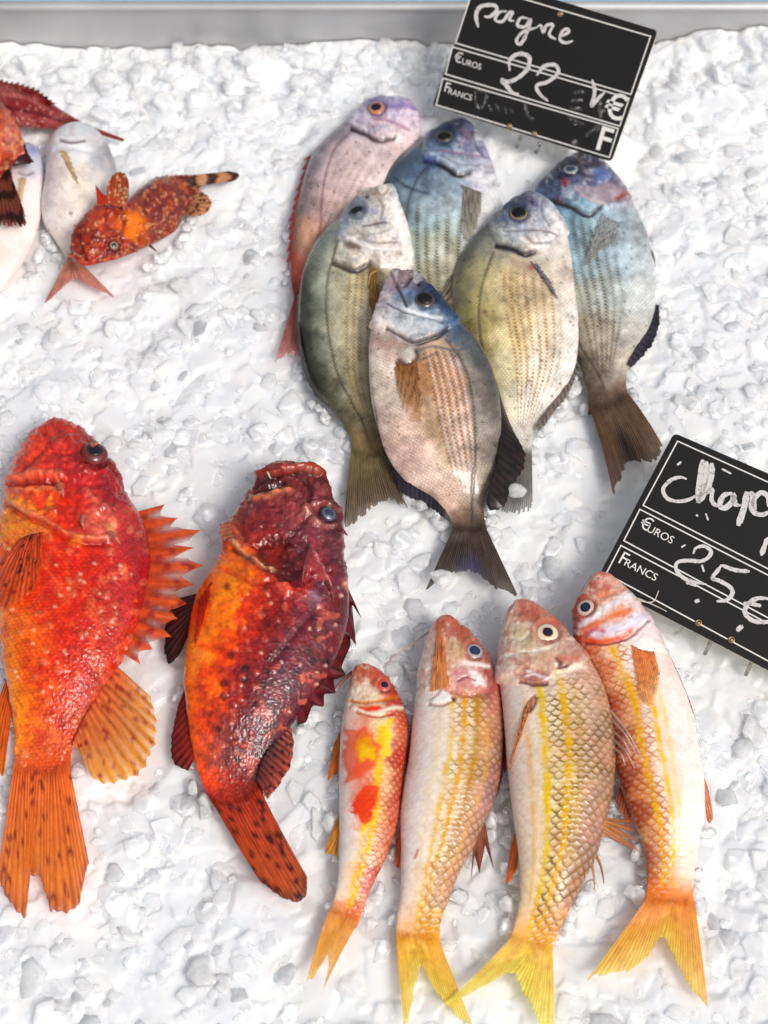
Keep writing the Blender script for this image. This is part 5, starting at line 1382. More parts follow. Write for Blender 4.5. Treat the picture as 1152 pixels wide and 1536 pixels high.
# mouth and lips
f.line(Z6(510, 205, 580, 165, 680, 140, 760, 130, 850, 150), 3.2, '#2a0d10', .9, .005)
f.line(Z6(540, 150, 620, 125, 720, 112, 800, 110, 860, 145), 4.2, '#a8462e', .8, -.004)
f.line(Z6(520, 235, 600, 215, 660, 190), 3, '#1f0a0d', .85, .0035)
f.line(Z6(515, 265, 580, 260, 640, 235, 690, 225), 4.2, '#c87a54', .75, -.002)
f.patch(Z6(510, 180, 560, 165, 660, 160, 640, 200, 560, 225, 510, 215), '#4a181c', .7, 4, 4)
f.patch(Z6(650, 205, 700, 175, 780, 170, 790, 215, 700, 230), '#5c1c1c', .6, 5)
f.patch(Z6(590, 130, 650, 78, 690, 95, 680, 120), '#8a3430', .7, 4, 3, .002)
# orbit ridges
f.line(Z6(760, 320, 800, 290, 870, 290, 930, 320), 4, '#8c4a48', .6, -.003)
f.line(Z6(775, 330, 800, 370, 840, 400, 910, 400), 4, '#b87a6c', .7, -.002)
f.line(Z6(770, 180, 800, 230, 790, 290), 4, '#3a1218', .75, .003)
f.line(Z6(690, 480, 740, 410, 790, 360), 4, '#3a1218', .6, .002)
# torn gill cavity and pale flap
f.patch(Z6(500, 500, 600, 450, 680, 470, 690, 540, 740, 610, 720, 690, 640, 670, 560, 600, 520, 560), '#42140f', .85, 6, 8, -.005)
f.patch(Z6(560, 470, 660, 480, 680, 560, 620, 600, 560, 560), '#8a2414', .6, 8, 8)
f.patch(Z6(690, 500, 740, 440, 790, 500, 760, 590, 710, 570), '#5c2a2e', .7, 5, 5, -.002)
f.patch(Z6(760, 690, 790, 520, 830, 580, 890, 700, 870, 720, 800, 640), '#a8484c', .75, 4, 3, .0018)
f.line(Z6(795, 520, 850, 610, 895, 710), 2, '#c88a84', .7, -.001)
f.line(Z6(410, 480, 450, 540, 500, 580, 560, 605, 600, 615), 4.5, '#c89a78', .85, -.003)
f.line(Z6(400, 400, 430, 450, 470, 520), 4, '#a85a48', .6, -.002)
f.line(Z6(400, 520, 460, 560, 520, 600, 600, 640), 3, '#6a1a10', .75, .003)
f.patch(Z6(330, 400, 380, 385, 390, 420, 350, 440, 330, 450), '#c07058', .9, 3, 3, .002)
f.line(Z6(360, 620, 430, 660, 520, 690, 600, 680), 4, '#c8401c', .7, .002)
f.patch(Z6(620, 700, 690, 690, 710, 730, 680, 770, 640, 740), '#d8604c', .75, 4, 6, .0015)
f.spot(*Z6(375, 710)[0], 5, '#5a1a12', .8)
f.patch(Z6(780, 750, 830, 740, 850, 800, 800, 830), '#8a7490', .5, 7)
body = 1 - poly_mask(f.X, f.Y, head, 10)
f.blend(sstep(.52, .68, f.fb(20, 4, 12)) * body * .6 * sstep(-.75, -.1, f.V), '#6a1214')
f.blend(body * .35 * sstep(-.4, .2, f.V), '#7c1a1a')
f.blend(sstep(.54, .70, f.fb(9, 4, 18)) * body * .5 * sstep(-.4, .1, f.V), '#3a1416')
f.blend(sstep(.58, .72, f.fb(13, 4, 15)) * body * .5 * sstep(-.6, 0, f.V), '#d8705c')
dk, rid = cells(f.X / 22, f.Y / 22, 77, .9)
f.blend(sstep(.36, .2, dk + .3 * (f.fb(8, 2, 9) - .5)) * (rid > .5) * body * .7 * sstep(.45, .7, f.S) * sstep(-.8, -.4, f.V), '#2a1012')
warts(f, 17, .66, '#d8604c', .35, .0007, 3, body * sstep(-.7, -.2, f.V) * (1 - sstep(.2, .6, f.V)))
warts(f, 10, .93, '#f0c0b0', .5, .0005, 5, body * sstep(-.6, 0, f.V))
f.line(Z6(600, 1100, 680, 1000, 760, 900, 830, 830), 5, '#4a1016', .6, .0016)
f.blend(np.exp(-((f.V - .45) / .16) ** 2) * body * .12 * sstep(.3, .45, f.S), '#6a5a78')
f.mottle(10, .40, 2)
f.mottle(4, .34, 5)
f.disp += .0006 * (np.abs(f.fb(5, 2, 77) - .5) * 2 - .5)
for x, y in Z7(340, 645, 275, 660, 460, 625, 315, 710, 540, 680, 480, 660):
    f.spot(x, y, 8, '#2a0c10', .9)
f.socket(491, 773, 15, '#4a1416')
f.finish(M_SCORP, 1.06, 1.12, 1.15)
f.eye(491, 773, 15, [(0, '#3a465c'), (.4, '#2a3448'), (.6, '#5c6880'), (.75, '#343a50'), (.9, '#221c26'), (1, '#3a161a')], '#222c40', 7.0, squash=.5, lift=.2, ecc=.85, tilt=-.4)
for a in (Z6(795, 520, 770, 600, 755, 690), Z6(880, 690, 905, 740, 915, 790), Z6(940, 420, 965, 430, 985, 450), Z6(690, 470, 720, 500, 760, 520)):
    f.strand('head_spine', a, [.060, .064, .058], .0022, .0005, '#8a3a3c')
f.fin('skin_flap', Z6(390, 385, 400, 420, 410, 460), Z6(325, 400, 335, 440, 360, 470), z=(.050, .046), rays=4, rag=.2, root=0, colour=ray_colour('#b86a54', '#c88068', -.3))
f.fin('skin_flap', Z6(560, 130, 600, 118, 640, 112), Z6(545, 118, 610, 84, 660, 78), z=(.060, .064), rays=4, rag=.15, root=0, colour=ray_colour('#7a2c2a', '#8f3c34', -.3))
dr = ray_colour('#5c181c', '#7c2a2a', -.5, seed=41, clear=.1)
f.fin('pectoral_fin', [(296, 890), (288, 915), (283, 952)], [(268, 898), (250, 920), (246, 950), (250, 999), (272, 978)], z=(.016, .011), rays=10, rag=.08, ridge=.0009, colour=ray_colour('#6a2220', '#3c1a18', -.6, seed=42, tipdark=(.7, '#1c1010', .7)))
f.fin('folded_fin', [(318, 872), (308, 884), (298, 900)], [(306, 930), (294, 965), (288, 984)], rays=6, rag=.05, lift=.003, colour=ray_colour('#c83a1c', '#a82a18', -.4, seed=43))
f.fin('spiny_dorsal_fin', [(523, 884), (523, 920), (512, 960), (496, 1002), (474, 1040), (446, 1076)], Z6(1058, 872, 1010, 800, 1032, 1020, 1000, 930) + [(526, 968), (512, 1000), (519, 1012), (500, 1020), (504, 1040), (486, 1040), (486, 1060), (468, 1058), (460, 1082), (446, 1088)], z=(.022, .014), rays=14, rag=.0, smooth=False, ridge=.0010,
      colour=ray_colour('#7a1c22', '#54181c', -.5, seed=44))
f.fin('soft_dorsal_fin', [(428, 1086), (408, 1118), (394, 1144), (386, 1172)], [(438, 1094), (441, 1120), (434, 1154), (416, 1182), (402, 1200)], z=(.018, .013), rays=12, rag=.06, ridge=.0010, colour=ray_colour('#4a1c20', '#b0503c', -.6, spots=(10, .32, '#201014', .4), seed=45))
f.fin('anal_fin', [(277, 1034), (280, 1068), (285, 1104), (291, 1140)], [(266, 1062), (256, 1105), (255, 1138), (266, 1152), (282, 1158)], z=(.014, .010), rays=10, rag=.08, deep=.05, ridge=.0009, colour=ray_colour('#a02a1c', '#6a1c1c', -.5, tipdark=(.75, '#2a1214', .6), seed=46))
f.fin('tail_fin', [(321, 1206), (340, 1214), (372, 1210), (396, 1194)], [(390, 1322), (408, 1337), (428, 1350), (446, 1355), (460, 1342), (461, 1316)], z=(.011, .013), rays=16, rag=.03, ridge=.0012, bow=.04,
      colour=ray_colour('#b83a20', '#d8703c', -.45, tipdark=(.82, '#2a1a18', .9), spots=(17, .36, '#5a1412', .3), seed=47, clear=.2))

# ------------------------------------------------------------------ the mixed fish at the far left
TL = lambda *a: zo(2.88, 0, 100, *a)
f = Fish('gurnard', 'dark red slender fish tapering to a thin tail, behind the pale fish', 'mixed fish at the end of the tray',
    L=[(-130, 150), (-110, 128), (-60, 118), (0, 127), (28, 133), (62, 145), (90, 164), (118, 180), (132, 187)],
    R=[(-130, 150), (-112, 172), (-60, 184), (0, 188), (30, 190), (60, 191), (90, 193), (115, 195), (130, 195)],
    z=[(0, 0.022), (.5, .022), (1, 0.024)], k=0.62, prof=(2.0, .55), n=240, mu=80, seed=51, cat='fish')
f.base([(-60, 130, '#8a2c2c'), (0, 135, '#9c5450'), (0, 160, '#7c1c1c'), (30, 145, '#8c3434'), (40, 165, '#8a1c1a'), (60, 155, '#7c2424'), (70, 180, '#8a2220'), (100, 180, '#8a3030'), (40, 186, '#a86a66')], 14)
f.mottle(10, .3); f.mottle(4, .15, 3)
f.blend(sstep(.55, .7, f.fb(9, 3, 8)) * .4, '#b07068')
f.scaly[:] = 1
f.line([(-10, 158), (40, 166), (90, 180), (122, 188)], 2.5, '#4a1214', .7, .001)
f.line([(0, 140), (40, 148), (80, 168)], 3, '#c08078', .4)
warts(f, 9, .6, '#b86a60', .5, .0010, 4)
f.finish(M_SCORP, 1.0, 1.2, 1.1)
f.fin('dorsal_fin', [(-10, 126), (20, 131), (50, 140), (78, 156)], [(-4, 117), (28, 122), (58, 133), (86, 155)], z=(.030, .040), rays=12, rag=.15, deep=.35, colour=ray_colour('#8a2c2c', '#a8504c', -.4, clear=.3))
f.fin('tail_fin', [(118, 182), (126, 188), (130, 195)], [(190, 210), (188, 213), (170, 208)], z=(.024, .018), rays=8, rag=.05, colour=ray_colour('#8a3030', '#a8504c', .4))

f = Fish('pale_bream', 'white-bellied fish lying on its back with pink forked tail', 'mixed fish at the end of the tray',
    L=[(117, 188), (103, 190), (90, 195), (77, 207), (71, 225), (68, 267), (62, 308), (66, 336), (82, 360), (96, 381), (99, 400)],
    R=[(117, 188), (130, 189), (142, 194), (156, 208), (167, 228), (175, 255), (174, 285), (158, 320), (140, 350), (126, 376), (121, 397)],
    z=[(0, 0.028), (.5, .022), (1, .008)], k=0.62, prof=(2.0, .52), n=260, mu=90, seed=52)
f.base([(110, 195, '#d5dade'), (140, 200, '#c4c9d0'), (80, 220, '#d8dadd'), (115, 220, '#e8e8e8'), (160, 240, '#9a9ca4'), (75, 270, '#d9d3d6'), (110, 270, '#ead9c8'), (145, 270, '#d8d0cc'), (168, 275, '#a9a6aa'), (75, 320, '#dcd6d4'), (110, 320, '#eaddcf'), (145, 320, '#d5c9c0'), (90, 360, '#e3dad4'), (115, 370, '#e0d0c2'), (110, 395, '#d8b09a')], 16)
f.line(TL(258, 315, 290, 322, 320, 322, 362, 316), 2.6, '#5a4248', .9, .0022, wob=.6)
f.line(TL(240, 360, 300, 350, 390, 365), 4, '#cfd2d6', .6, .001)
f.spot(106, 320, 3, '#4a2a24', .8)
f.scaly[:] = .7
f.blend(sstep(.5, .7, f.fb(16, 3, 5)) * .35, '#c9b4ac')
f.blend(sstep(.55, .7, f.fb(9, 3, 7)) * .3, '#9a98a2')
f.line([(160, 215), (170, 245), (176, 270)], 6, '#5f5c68', .5)  # grey shading painted into the skin colour down the right side
f.mottle(14, .10)
f.finish(M_BREAM, .95, 1.1, 1.3)
f.fin('pelvic_fin', TL(255, 365, 270, 362, 290, 368), TL(330, 500, 345, 520, 350, 525), rays=5, rag=.04, colour=ray_colour('#e8c490', '#ecd0a8', .2, streak=.2))
f.fin('tail_fin', [(98, 394), (110, 400), (122, 394)], [(65, 457), (84, 442), (100, 426), (114, 420), (128, 426), (148, 436), (174, 448)], z=(.009, .012), rays=20, rag=.06, colour=ray_colour('#d8a084', '#d49084', .4, seed=5, clear=.3))

f = Fish('pale_bream', 'pinkish-white fish half hidden under a banded brown fin', 'mixed fish at the end of the tray',
    L=[(42, 214), (24, 222), (4, 245), (-14, 285), (-26, 335), (-34, 390), (-34, 440), (-28, 462)],
    R=[(42, 214), (57, 224), (65, 252), (63, 308), (53, 357), (32, 397), (2, 434), (-12, 458)],
    z=[(0, 0.018), (.5, .016), (1, .008)], k=0.55, prof=(2.0, .52), n=240, mu=80, seed=53)
f.base([(45, 222, '#9aa6c4'), (60, 235, '#c4c4d4'), (40, 255, '#b9b4bc'), (20, 270, '#d8cfcf'), (55, 290, '#e6dcdc'), (30, 300, '#e8d8c8'), (50, 340, '#e9d6d4'), (20, 350, '#eadbd2'), (10, 400, '#e8c8c0'), (35, 385, '#e2c0bc'), (-20, 400, '#dcc8c2')], 16)
f.line(TL(80, 455, 110, 465, 140, 455), 3, '#7a7480', .7, .0015)
f.spot(50, 224, 8, '#6a7ab0', .6)
f.mottle(14, .10)
f.finish(M_BREAM, .95, 1.1, 1.3)
f.fin('pelvic_fin', [(28, 268), (34, 266), (40, 268)], [(24, 302), (29, 306), (34, 300)], rays=4, colour=ray_colour('#e8c8a0', '#ecd4b4', .2, streak=.2))

# small mottled scorpionfish lying over the pale fish
f = Fish('scorpionfish', 'small mottled red-brown scorpionfish with banded tail, lying over the pale fish', 'mixed fish at the end of the tray',
    L=[(107, 374), (110, 356), (118, 340), (130, 324), (150, 308), (170, 302), (190, 303), (208, 287), (236, 270), (264, 265), (288, 264), (302, 262)],
    R=[(107, 374), (110, 386), (126, 397), (156, 392), (180, 385), (198, 378), (222, 367), (243, 357), (264, 343), (278, 319), (288, 298), (302, 278)],
    z=[(0, 0.040), (.3, .034), (.6, .020), (1, .014)], k=0.55, prof=(2.0, .55), n=300, mu=110, seed=54)
f.base([(112, 370, '#8a2a18'), (125, 350, '#94301c'), (125, 385, '#a8341c'), (150, 330, '#b0442c'), (150, 370, '#8c2418'), (180, 310, '#9c3420'), (180, 340, '#b8542c'), (205, 340, '#d06a24'), (190, 370, '#8a2a1c'), (215, 305, '#8d4a3c'), (230, 320, '#6a2c30'), (235, 345, '#7a2c20'),
        (250, 290, '#7a3430'), (265, 310, '#7c3a34'), (280, 285, '#6a3024'), (295, 270, '#7a3a28')], 14)
craggy(f, [(100, 400), (100, 340), (150, 295), (190, 300), (215, 330), (200, 385)], .0034)
f.blend(sstep(.5, .62, f.fb(10, 4, 3)) * .6, '#5a1a1a')
f.blend(sstep(.60, .72, f.fb(8, 4, 6)) * .5, '#c8602c')
f.blend(sstep(.64, .74, f.fb(6, 3, 9)) * .5, '#c8946c')
warts(f, 8, .72, '#c8805c', .5, .0012, 3)
f.patch([(188, 320), (212, 322), (216, 345), (200, 362), (186, 350)], '#e07820', .75, 5, 6)
f.line([(118, 352), (122, 372), (130, 390)], 4, '#4a1410', .8, .003)
f.line([(178, 305), (186, 330), (182, 360)], 3, '#5a1a14', .6, .002)
f.scaly[:] = .4
f.mottle(5, .25, 5)
f.socket(170, 369, 8.5, '#4a1416')
f.finish(M_SCORP, 1.06, 1.12, 1.15)
f.eye(170, 369, 8.5, [(0, '#101014'), (.4, '#15151a'), (.5, '#c8b8a0'), (.62, '#7a4a34'), (1, '#5a2018')], '#050508', 3.6, squash=.6, lift=.25)
f.fin('pectoral_fin', [(160, 302), (174, 306), (190, 306)], [(161, 278), (168, 264), (180, 255), (192, 268), (194, 292)], z=(.055, .062), rays=9, rag=.06, ridge=.0009, colour=ray_colour('#b8582c', '#a84c28', -.5, spots=(7, .38, '#e0b080', .35), seed=61))
f.fin('pelvic_fin', [(146, 306), (154, 304), (163, 304)], [(143, 276), (149, 284), (154, 290), (162, 294)], z=(.056, .060), rays=5, rag=.06, colour=ray_colour('#c0401c', '#b83c1c', -.5, seed=62))
f.fin('dorsal_fin', [(212, 285), (236, 271), (264, 266), (288, 265)], [(219, 276), (226, 272), (236, 263), (250, 265), (264, 261), (286, 262)], z=(.022, .024), rays=10, rag=.1, deep=.2, colour=ray_colour('#6a2c20', '#9c4a34', -.4, seed=63))
f.fin('anal_fin', [(283, 292), (280, 306), (277, 322)], [(300, 284), (316, 298), (318, 306), (310, 320), (290, 325)], z=(.014, .013), rays=9, rag=.06, ridge=.0009, colour=ray_colour('#94543c', '#cf9a70', -.4, spots=(8, .36, '#4a2018', .3), seed=64))
def banded(c0, c1, k, ph0=0.0):
    a, b = lin(c0), lin(c1)
    def g(U, W, ph, X, Y):
        n = fbm(X / 6, Y / 6, 3, 71)
        m = sstep(-.2, .3, np.sin(U * k + ph0 + 3 * (n - .5)))[..., None]
        return (a * m + b * (1 - m)) * (1 + .5 * (n - .5) + .4 * (ph - .5))[..., None], np.ones_like(U)
    return g
f.fin('tail_fin', [(300, 262), (301, 270), (301, 278)], [(346, 257), (359, 260), (359, 266), (348, 272)], z=(.015, .018), rays=10, rag=.05, ridge=.0009, colour=banded('#4a2018', '#cf9468', 15))
f.strand('spine', [(222, 366), (228, 371), (235, 377)], [.02, .016, .013], .0014, .0005, '#6a2018')

f = Fish('scorpionfish', 'orange-red scorpionfish with brown banded fins at the tray end', 'mixed fish at the end of the tray',
    L=[(-96, 190), (-80, 160), (-45, 146), (-12, 154), (8, 166), (22, 182), (28, 200), (34, 214)],
    R=[(-96, 190), (-84, 225), (-50, 258), (-22, 282), (-8, 282), (8, 262), (20, 240), (36, 228)],
    z=[(0, 0.040), (1, .046)], k=0.62, prof=(2.0, .55), n=220, mu=90, seed=55)
f.base([(0, 170, '#a84a34'), (15, 185, '#c06a50'), (10, 210, '#c8705c'), (25, 215, '#a85848'), (0, 240, '#a83c1c'), (10, 255, '#9c3418'), (-20, 200, '#a84430')], 12)
craggy(f, [(-100, 140), (60, 140), (60, 300), (-100, 300)], .003)
f.blend(sstep(.55, .66, f.fb(7, 4, 3)) * .6, '#e0a070')
f.blend(sstep(.55, .68, f.fb(9, 4, 5)) * .6, '#5a1a14')
f.mottle(5, .25, 5)
f.finish(M_SCORP, 1.06, 1.12, 1.15)
f.fin('dorsal_fin', [(26, 200), (30, 214), (20, 236), (12, 248)], [(36, 210), (44, 232), (53, 246), (34, 248), (18, 250)], z=(.048, .042), rays=8, rag=.06, deep=.12, colour=ray_colour('#5a2020', '#3c1618', -.4, seed=66))
f.fin('pectoral_fin', [(-6, 262), (4, 262), (14, 256)], [(-14, 330), (0, 342), (16, 340), (34, 342), (40, 330), (32, 304)], z=(.050, .040), rays=11, rag=.05, split=.12, ridge=.0012, colour=banded('#32140f', '#7c3c2a', 17, .6))
f.strand('spine', [(12, 245), (16, 258), (18, 268)], [.05, .046, .042], .0016, .0005, '#5a1c18')
# ------------------------------------------------------------------ price cards
M_BOARD = plain('card_black', '#120f0e', rough=.42, coat=.08, grain=.25, gscale=60, bump=.05)
M_EDGE = plain('card_edge', '#d9cfb4', rough=.5, grain=.1)
M_PRINT = plain('white_print', '#e9e6e2', rough=.5, grain=.08)
M_BRASS = plain('eyelet_metal', '#b39468', rough=.35, metal=.8, grain=.3, gscale=800)
M_PIN = plain('pin_steel', '#a9a49c', rough=.3, metal=.9)

def chalk_material(name, cover):
    t = NT(name)
    obj = t.node('ShaderNodeTexCoord').outputs['Object']
    a = t.noise(obj, 1500, 3)
    b = t.noise(obj, 260, 3)
    k = t.math('ADD', t.math('MULTIPLY', a, .6), t.math('MULTIPLY', b, .5))
    m = t.node('ShaderNodeMapRange', dict(interpolation_type='SMOOTHSTEP'), i0=k, i1=cover, i2=cover + .16, i3=.05, i4=.95).outputs[0]
    p = t.node('ShaderNodeBsdfPrincipled', Base_Color=(*lin('#dcd8d8'), 1), Roughness=.9)
    c = t.node('ShaderNodeBsdfTransparent')
    return t.done(t.node('ShaderNodeMixShader', i0=m, i1=c.outputs[0], i2=p.outputs[0]).outputs[0])

M_CHALK = chalk_material('chalk', .36)
M_CHALK_FAINT = chalk_material('rubbed_chalk', .58)

class Card:
    def __init__(s, name, label, corners, zs):
        """corners TL, TR, BR, BL on the plan; zs = heights of TL, TR(unused), BR, BL"""
        tl, tr, br, bl = [np.array(c, float) for c in corners]
        a, b, c = P(bl, zs[2]), P(br, zs[1]), P(tl, zs[0])
        n = np.cross(b - a, c - a)
        s.n = n / np.linalg.norm(n)
        if s.n[2] < 0:
            s.n = -s.n
        s.o = a
        s.corners = [tl, tr, br, bl]
        c3 = [s.p(q) for q in s.corners]
        s.ex = (c3[2] - c3[3]) / np.linalg.norm(c3[2] - c3[3])
        s.ey = np.cross(s.n, s.ex)
        s.root = empty(name, tuple((c3[2] + c3[3]) / 2))
        bpy.context.view_layer.update()
        tag(s.root, label, 'price card', 'black price cards')
        KEEP_OFF.append(np.array([c3[3] + (c3[2] - c3[3]) * u + (c3[0] - c3[3]) * v for u in np.linspace(0, 1, 30) for v in np.linspace(0, 1, 24)]))
        s.panel(c3)
    def p(s, q, h=0.0):
        return on_plane(np.asarray(q, float), s.o + s.n * h, s.n)
    def panel(s, c3):
        # rounded corners
        pts = []
        r = .0045
        for k in range(4):
            c, pr, nx = c3[k], c3[k - 1], c3[(k + 1) % 4]
            u, w = (pr - c) / np.linalg.norm(pr - c), (nx - c) / np.linalg.norm(nx - c)
            for t in np.linspace(0, 1, 7):
                pts.append(c + u * r * (1 - t) ** 2 + w * r * t ** 2)
        pts = np.array(pts)
        m = len(pts)
        th = .0022
        cen = pts.mean(0)
        inner = cen + (pts - cen) * .997
        v = np.vstack([inner, pts - s.n * .0004, pts - s.n * th])
        f = [list(range(m))[::-1]]
        f += [[k, (k + 1) % m, m + (k + 1) % m, m + k] for k in range(m)]
        f += [list(range(2 * m, 3 * m))]
        mesh_obj('panel', v[:2 * m], f[:1 + m] + [list(range(m, 2 * m))], M_BOARD, s.root, smooth=False)
        v2 = np.vstack([pts - s.n * .00045, pts - s.n * th])
        f2 = [list(range(m))[::-1], list(range(m, 2 * m))] + [[k, (k + 1) % m, m + (k + 1) % m, m + k] for k in range(m)]
        mesh_obj('panel_edge', v2, f2, M_EDGE, s.root, smooth=False)
    def ribbon(s, name, pts, width, mat, h=.0003, closed=False, taper=False, jitter=0.0, parent=None):
        p = crom(pts, max(12, int(10 * len(pts))), not closed) if not closed else np.array(list(pts) + [pts[0]], float)
        if closed:      # four straight bars, mitred
            w3 = [s.p(q, h) for q in pts]
            cen = sum(w3) / len(w3)
            out, inn = [], []
            k = len(w3)
            for i in range(k):
                a, b, c = w3[i - 1], w3[i], w3[(i + 1) % k]
                u, w = (a - b) / np.linalg.norm(a - b), (c - b) / np.linalg.norm(c - b)
                sn = np.linalg.norm(np.cross(u, w))
                out.append(b - (u + w) * width / 2 / sn); inn.append(b + (u + w) * width / 2 / sn)
            v = np.vstack([out, inn])
            f = [[i, (i + 1) % k, k + (i + 1) % k, k + i] for i in range(k)]
            return mesh_obj(name, v, f, mat, parent or s.root, smooth=False)
        w3 = s.p(p, h)
        tg = np.gradient(w3, axis=0)
        tg /= np.linalg.norm(tg, axis=1)[:, None] + 1e-12
        sd = np.cross(s.n, tg)
        m = len(w3)
        wd = width * (1 + jitter * (RNG.random(m) - .5) * 2)
        wd = np.convolve(np.pad(wd, 1, mode='edge'), np.ones(3) / 3, 'valid')
        if taper:
            wd = wd * np.minimum(1, .45 + 4 * np.minimum(np.linspace(0, 1, m), np.linspace(1, 0, m)))
        v = np.vstack([w3 - sd * wd[:, None] / 2, w3 + sd * wd[:, None] / 2])
        f = [[i, i + 1, m + i + 1, m + i] for i in range(m - 1)]
        return mesh_obj(name, v, f, mat, parent or s.root, smooth=False)
    def text(s, name, body, at, size, ux, h=.0003, shear=0.0, bold=0.0):
        """flat printed letters; at = plan point of the baseline start, ux = plan direction of the baseline"""
        cu = bpy.data.curves.new(name, 'FONT')
        cu.body = body
        cu.size = size
        cu.offset = bold
        cu.shear = shear
        tmp = bpy.data.objects.new(name, cu)
        COL.objects.link(tmp)
        bpy.context.view_layer.update()
        me = bpy.data.meshes.new_from_object(tmp.evaluated_get(bpy.context.evaluated_depsgraph_get()))
        bpy.data.objects.remove(tmp)
        bpy.data.curves.remove(cu)
        p0 = s.p(at, h)
        x = s.p(np.array(at) + np.array(ux), h) - p0
        x /= np.linalg.norm(x)
        y = np.cross(s.n, x)
        M = Matrix((Vector(x), Vector(y), Vector(s.n))).transposed().to_4x4()
        M.translation = Vector(p0)
        me.transform(Matrix.Translation(-s.root.matrix_world.translation) @ M)
        me.materials.clear()
        me.materials.append(M_PRINT)
        o = bpy.data.objects.new(name, me)
        COL.objects.link(o)
        o.parent = s.root
        return o
    def eyelet(s, at, r=.0028):
        c = s.p(at, .0002)
        ang = np.linspace(0, 2 * np.pi, 24, endpoint=False)
        prof = [(r, 0), (r * .95, .0007), (r * .7, .0010), (r * .5, .0006), (r * .45, -.001)]
        v = [c + s.ex * (q * math.cos(a)) + s.ey * (q * math.sin(a)) + s.n * hh for q, hh in prof for a in ang]
        mesh_obj('eyelet', v, grid_faces(len(prof), 24, wrap=True).tolist(), M_BRASS, s.root)
        v2 = [c + s.ex * (r * .5 * q * math.cos(a)) + s.ey * (r * .5 * q * math.sin(a)) + s.n * hh for q, hh in ((1, .0003), (.7, .0011), (.02, .0013)) for a in ang]
        mesh_obj('rivet', v2, grid_faces(3, 24, wrap=True).tolist() + [list(range(48, 72))], M_PIN, s.root)
    def pin(s, top, foot, zf, r=.0016):
        a = s.p(top, -.004)
        b = P(np.array(foot, float), zf)
        v, f = tube(np.array([a, a * .5 + b * .5, b]), r, 12)
        mesh_obj('pin', v, f, M_PIN, s.root)

# --- upper card
S1 = 3.1135
U1 = lambda *a: zo(S1, 630, 0, *a)
c = Card('price_card', 'black price card chalked 22 above the heap of bream', [(718, -36), (987, 46), (917, 243), (648, 158)], (.135, .045, .040))
for box in (U1(255, -72, 1077, 170, 985, 441, 166, 201), U1(152, 219, 977, 459, 933, 589, 119, 346), U1(107, 365, 926, 601, 884, 735, 75, 490)):
    c.ribbon('frame_line', box, .0011, M_PRINT, closed=True)
d1 = (269, 83)
c.text('lettering', '€', U1(155, 285)[0], .0125, d1)
c.text('lettering', 'UROS', U1(192, 298)[0], .0074, d1)
c.text('lettering', 'F', U1(108, 425)[0], .0125, d1)
c.text('lettering', 'RANCS', U1(128, 436)[0], .0074, d1)
c.text('lettering', '€', U1(850, 538)[0], .030, d1, bold=.0004)
c.text('lettering', 'F', U1(812, 692)[0], .030, d1, bold=.0004)
for wd, pts in ((.0040, (272, 128, 262, 70, 285, 30, 345, 25, 358, 48, 325, 78, 300, 76)), (.0032, (405, 52, 370, 58, 352, 92, 385, 100, 415, 62, 432, 58, 418, 92, 440, 98)),
                (.0034, (505, 86, 470, 84, 455, 118, 490, 125, 516, 90, 500, 152, 470, 205, 450, 190, 480, 150, 545, 128)), (.0030, (545, 128, 564, 118, 576, 152, 590, 120, 620, 116, 604, 162, 636, 184)),
                (.0030, (652, 172, 692, 152, 688, 134, 662, 150, 654, 186, 682, 200, 716, 190)),
                (.0042, (418, 330, 420, 280, 460, 252, 508, 265, 505, 315, 465, 358, 415, 382, 380, 374, 402, 398, 430, 430, 462, 440)), (.0038, (545, 352, 580, 310, 632, 304, 645, 340, 600, 380, 545, 400, 560, 440, 598, 472)),
                (.0036, (804, 372, 816, 430, 800, 496, 832, 460, 862, 432))):
    c.ribbon('chalk_stroke', U1(*pts), wd * .86, M_CHALK, .0006, taper=True, jitter=.25)
for wd, pts in ((.003, (716, 436, 745, 428, 770, 432)), (.003, (706, 472, 735, 468, 762, 468)), (.0034, (835, 500, 845, 550, 828, 610)), (.003, (846, 470, 840, 510, 870, 520)),
                (.0026, (255, 422, 268, 498, 300, 490, 308, 430, 262, 424)), (.0024, (322, 490, 336, 524)), (.0024, (350, 482, 372, 520)), (.0024, (395, 498, 404, 530)), (.0024, (420, 508, 436, 524)),
                (.003, (490, 486, 505, 540, 535, 556)), (.003, (700, 505, 760, 510)), (.003, (716, 585, 735, 572, 765, 580)), (.003, (735, 655, 712, 665, 740, 670)), (.0026, (770, 640, 830, 590, 905, 580)), (.004, (690, 545, 735, 560))):
    c.ribbon('rubbed_chalk_stroke', U1(*pts), wd, M_CHALK_FAINT, .0005, taper=True, jitter=.3)
for q in U1(417, 590, 533, 625, 655, 65):
    c.eyelet(q, .0026)
c.pin(U1(470, 640)[0], U1(452, 690)[0], .004)
c.pin(U1(560, 668)[0], U1(545, 712)[0], .004)

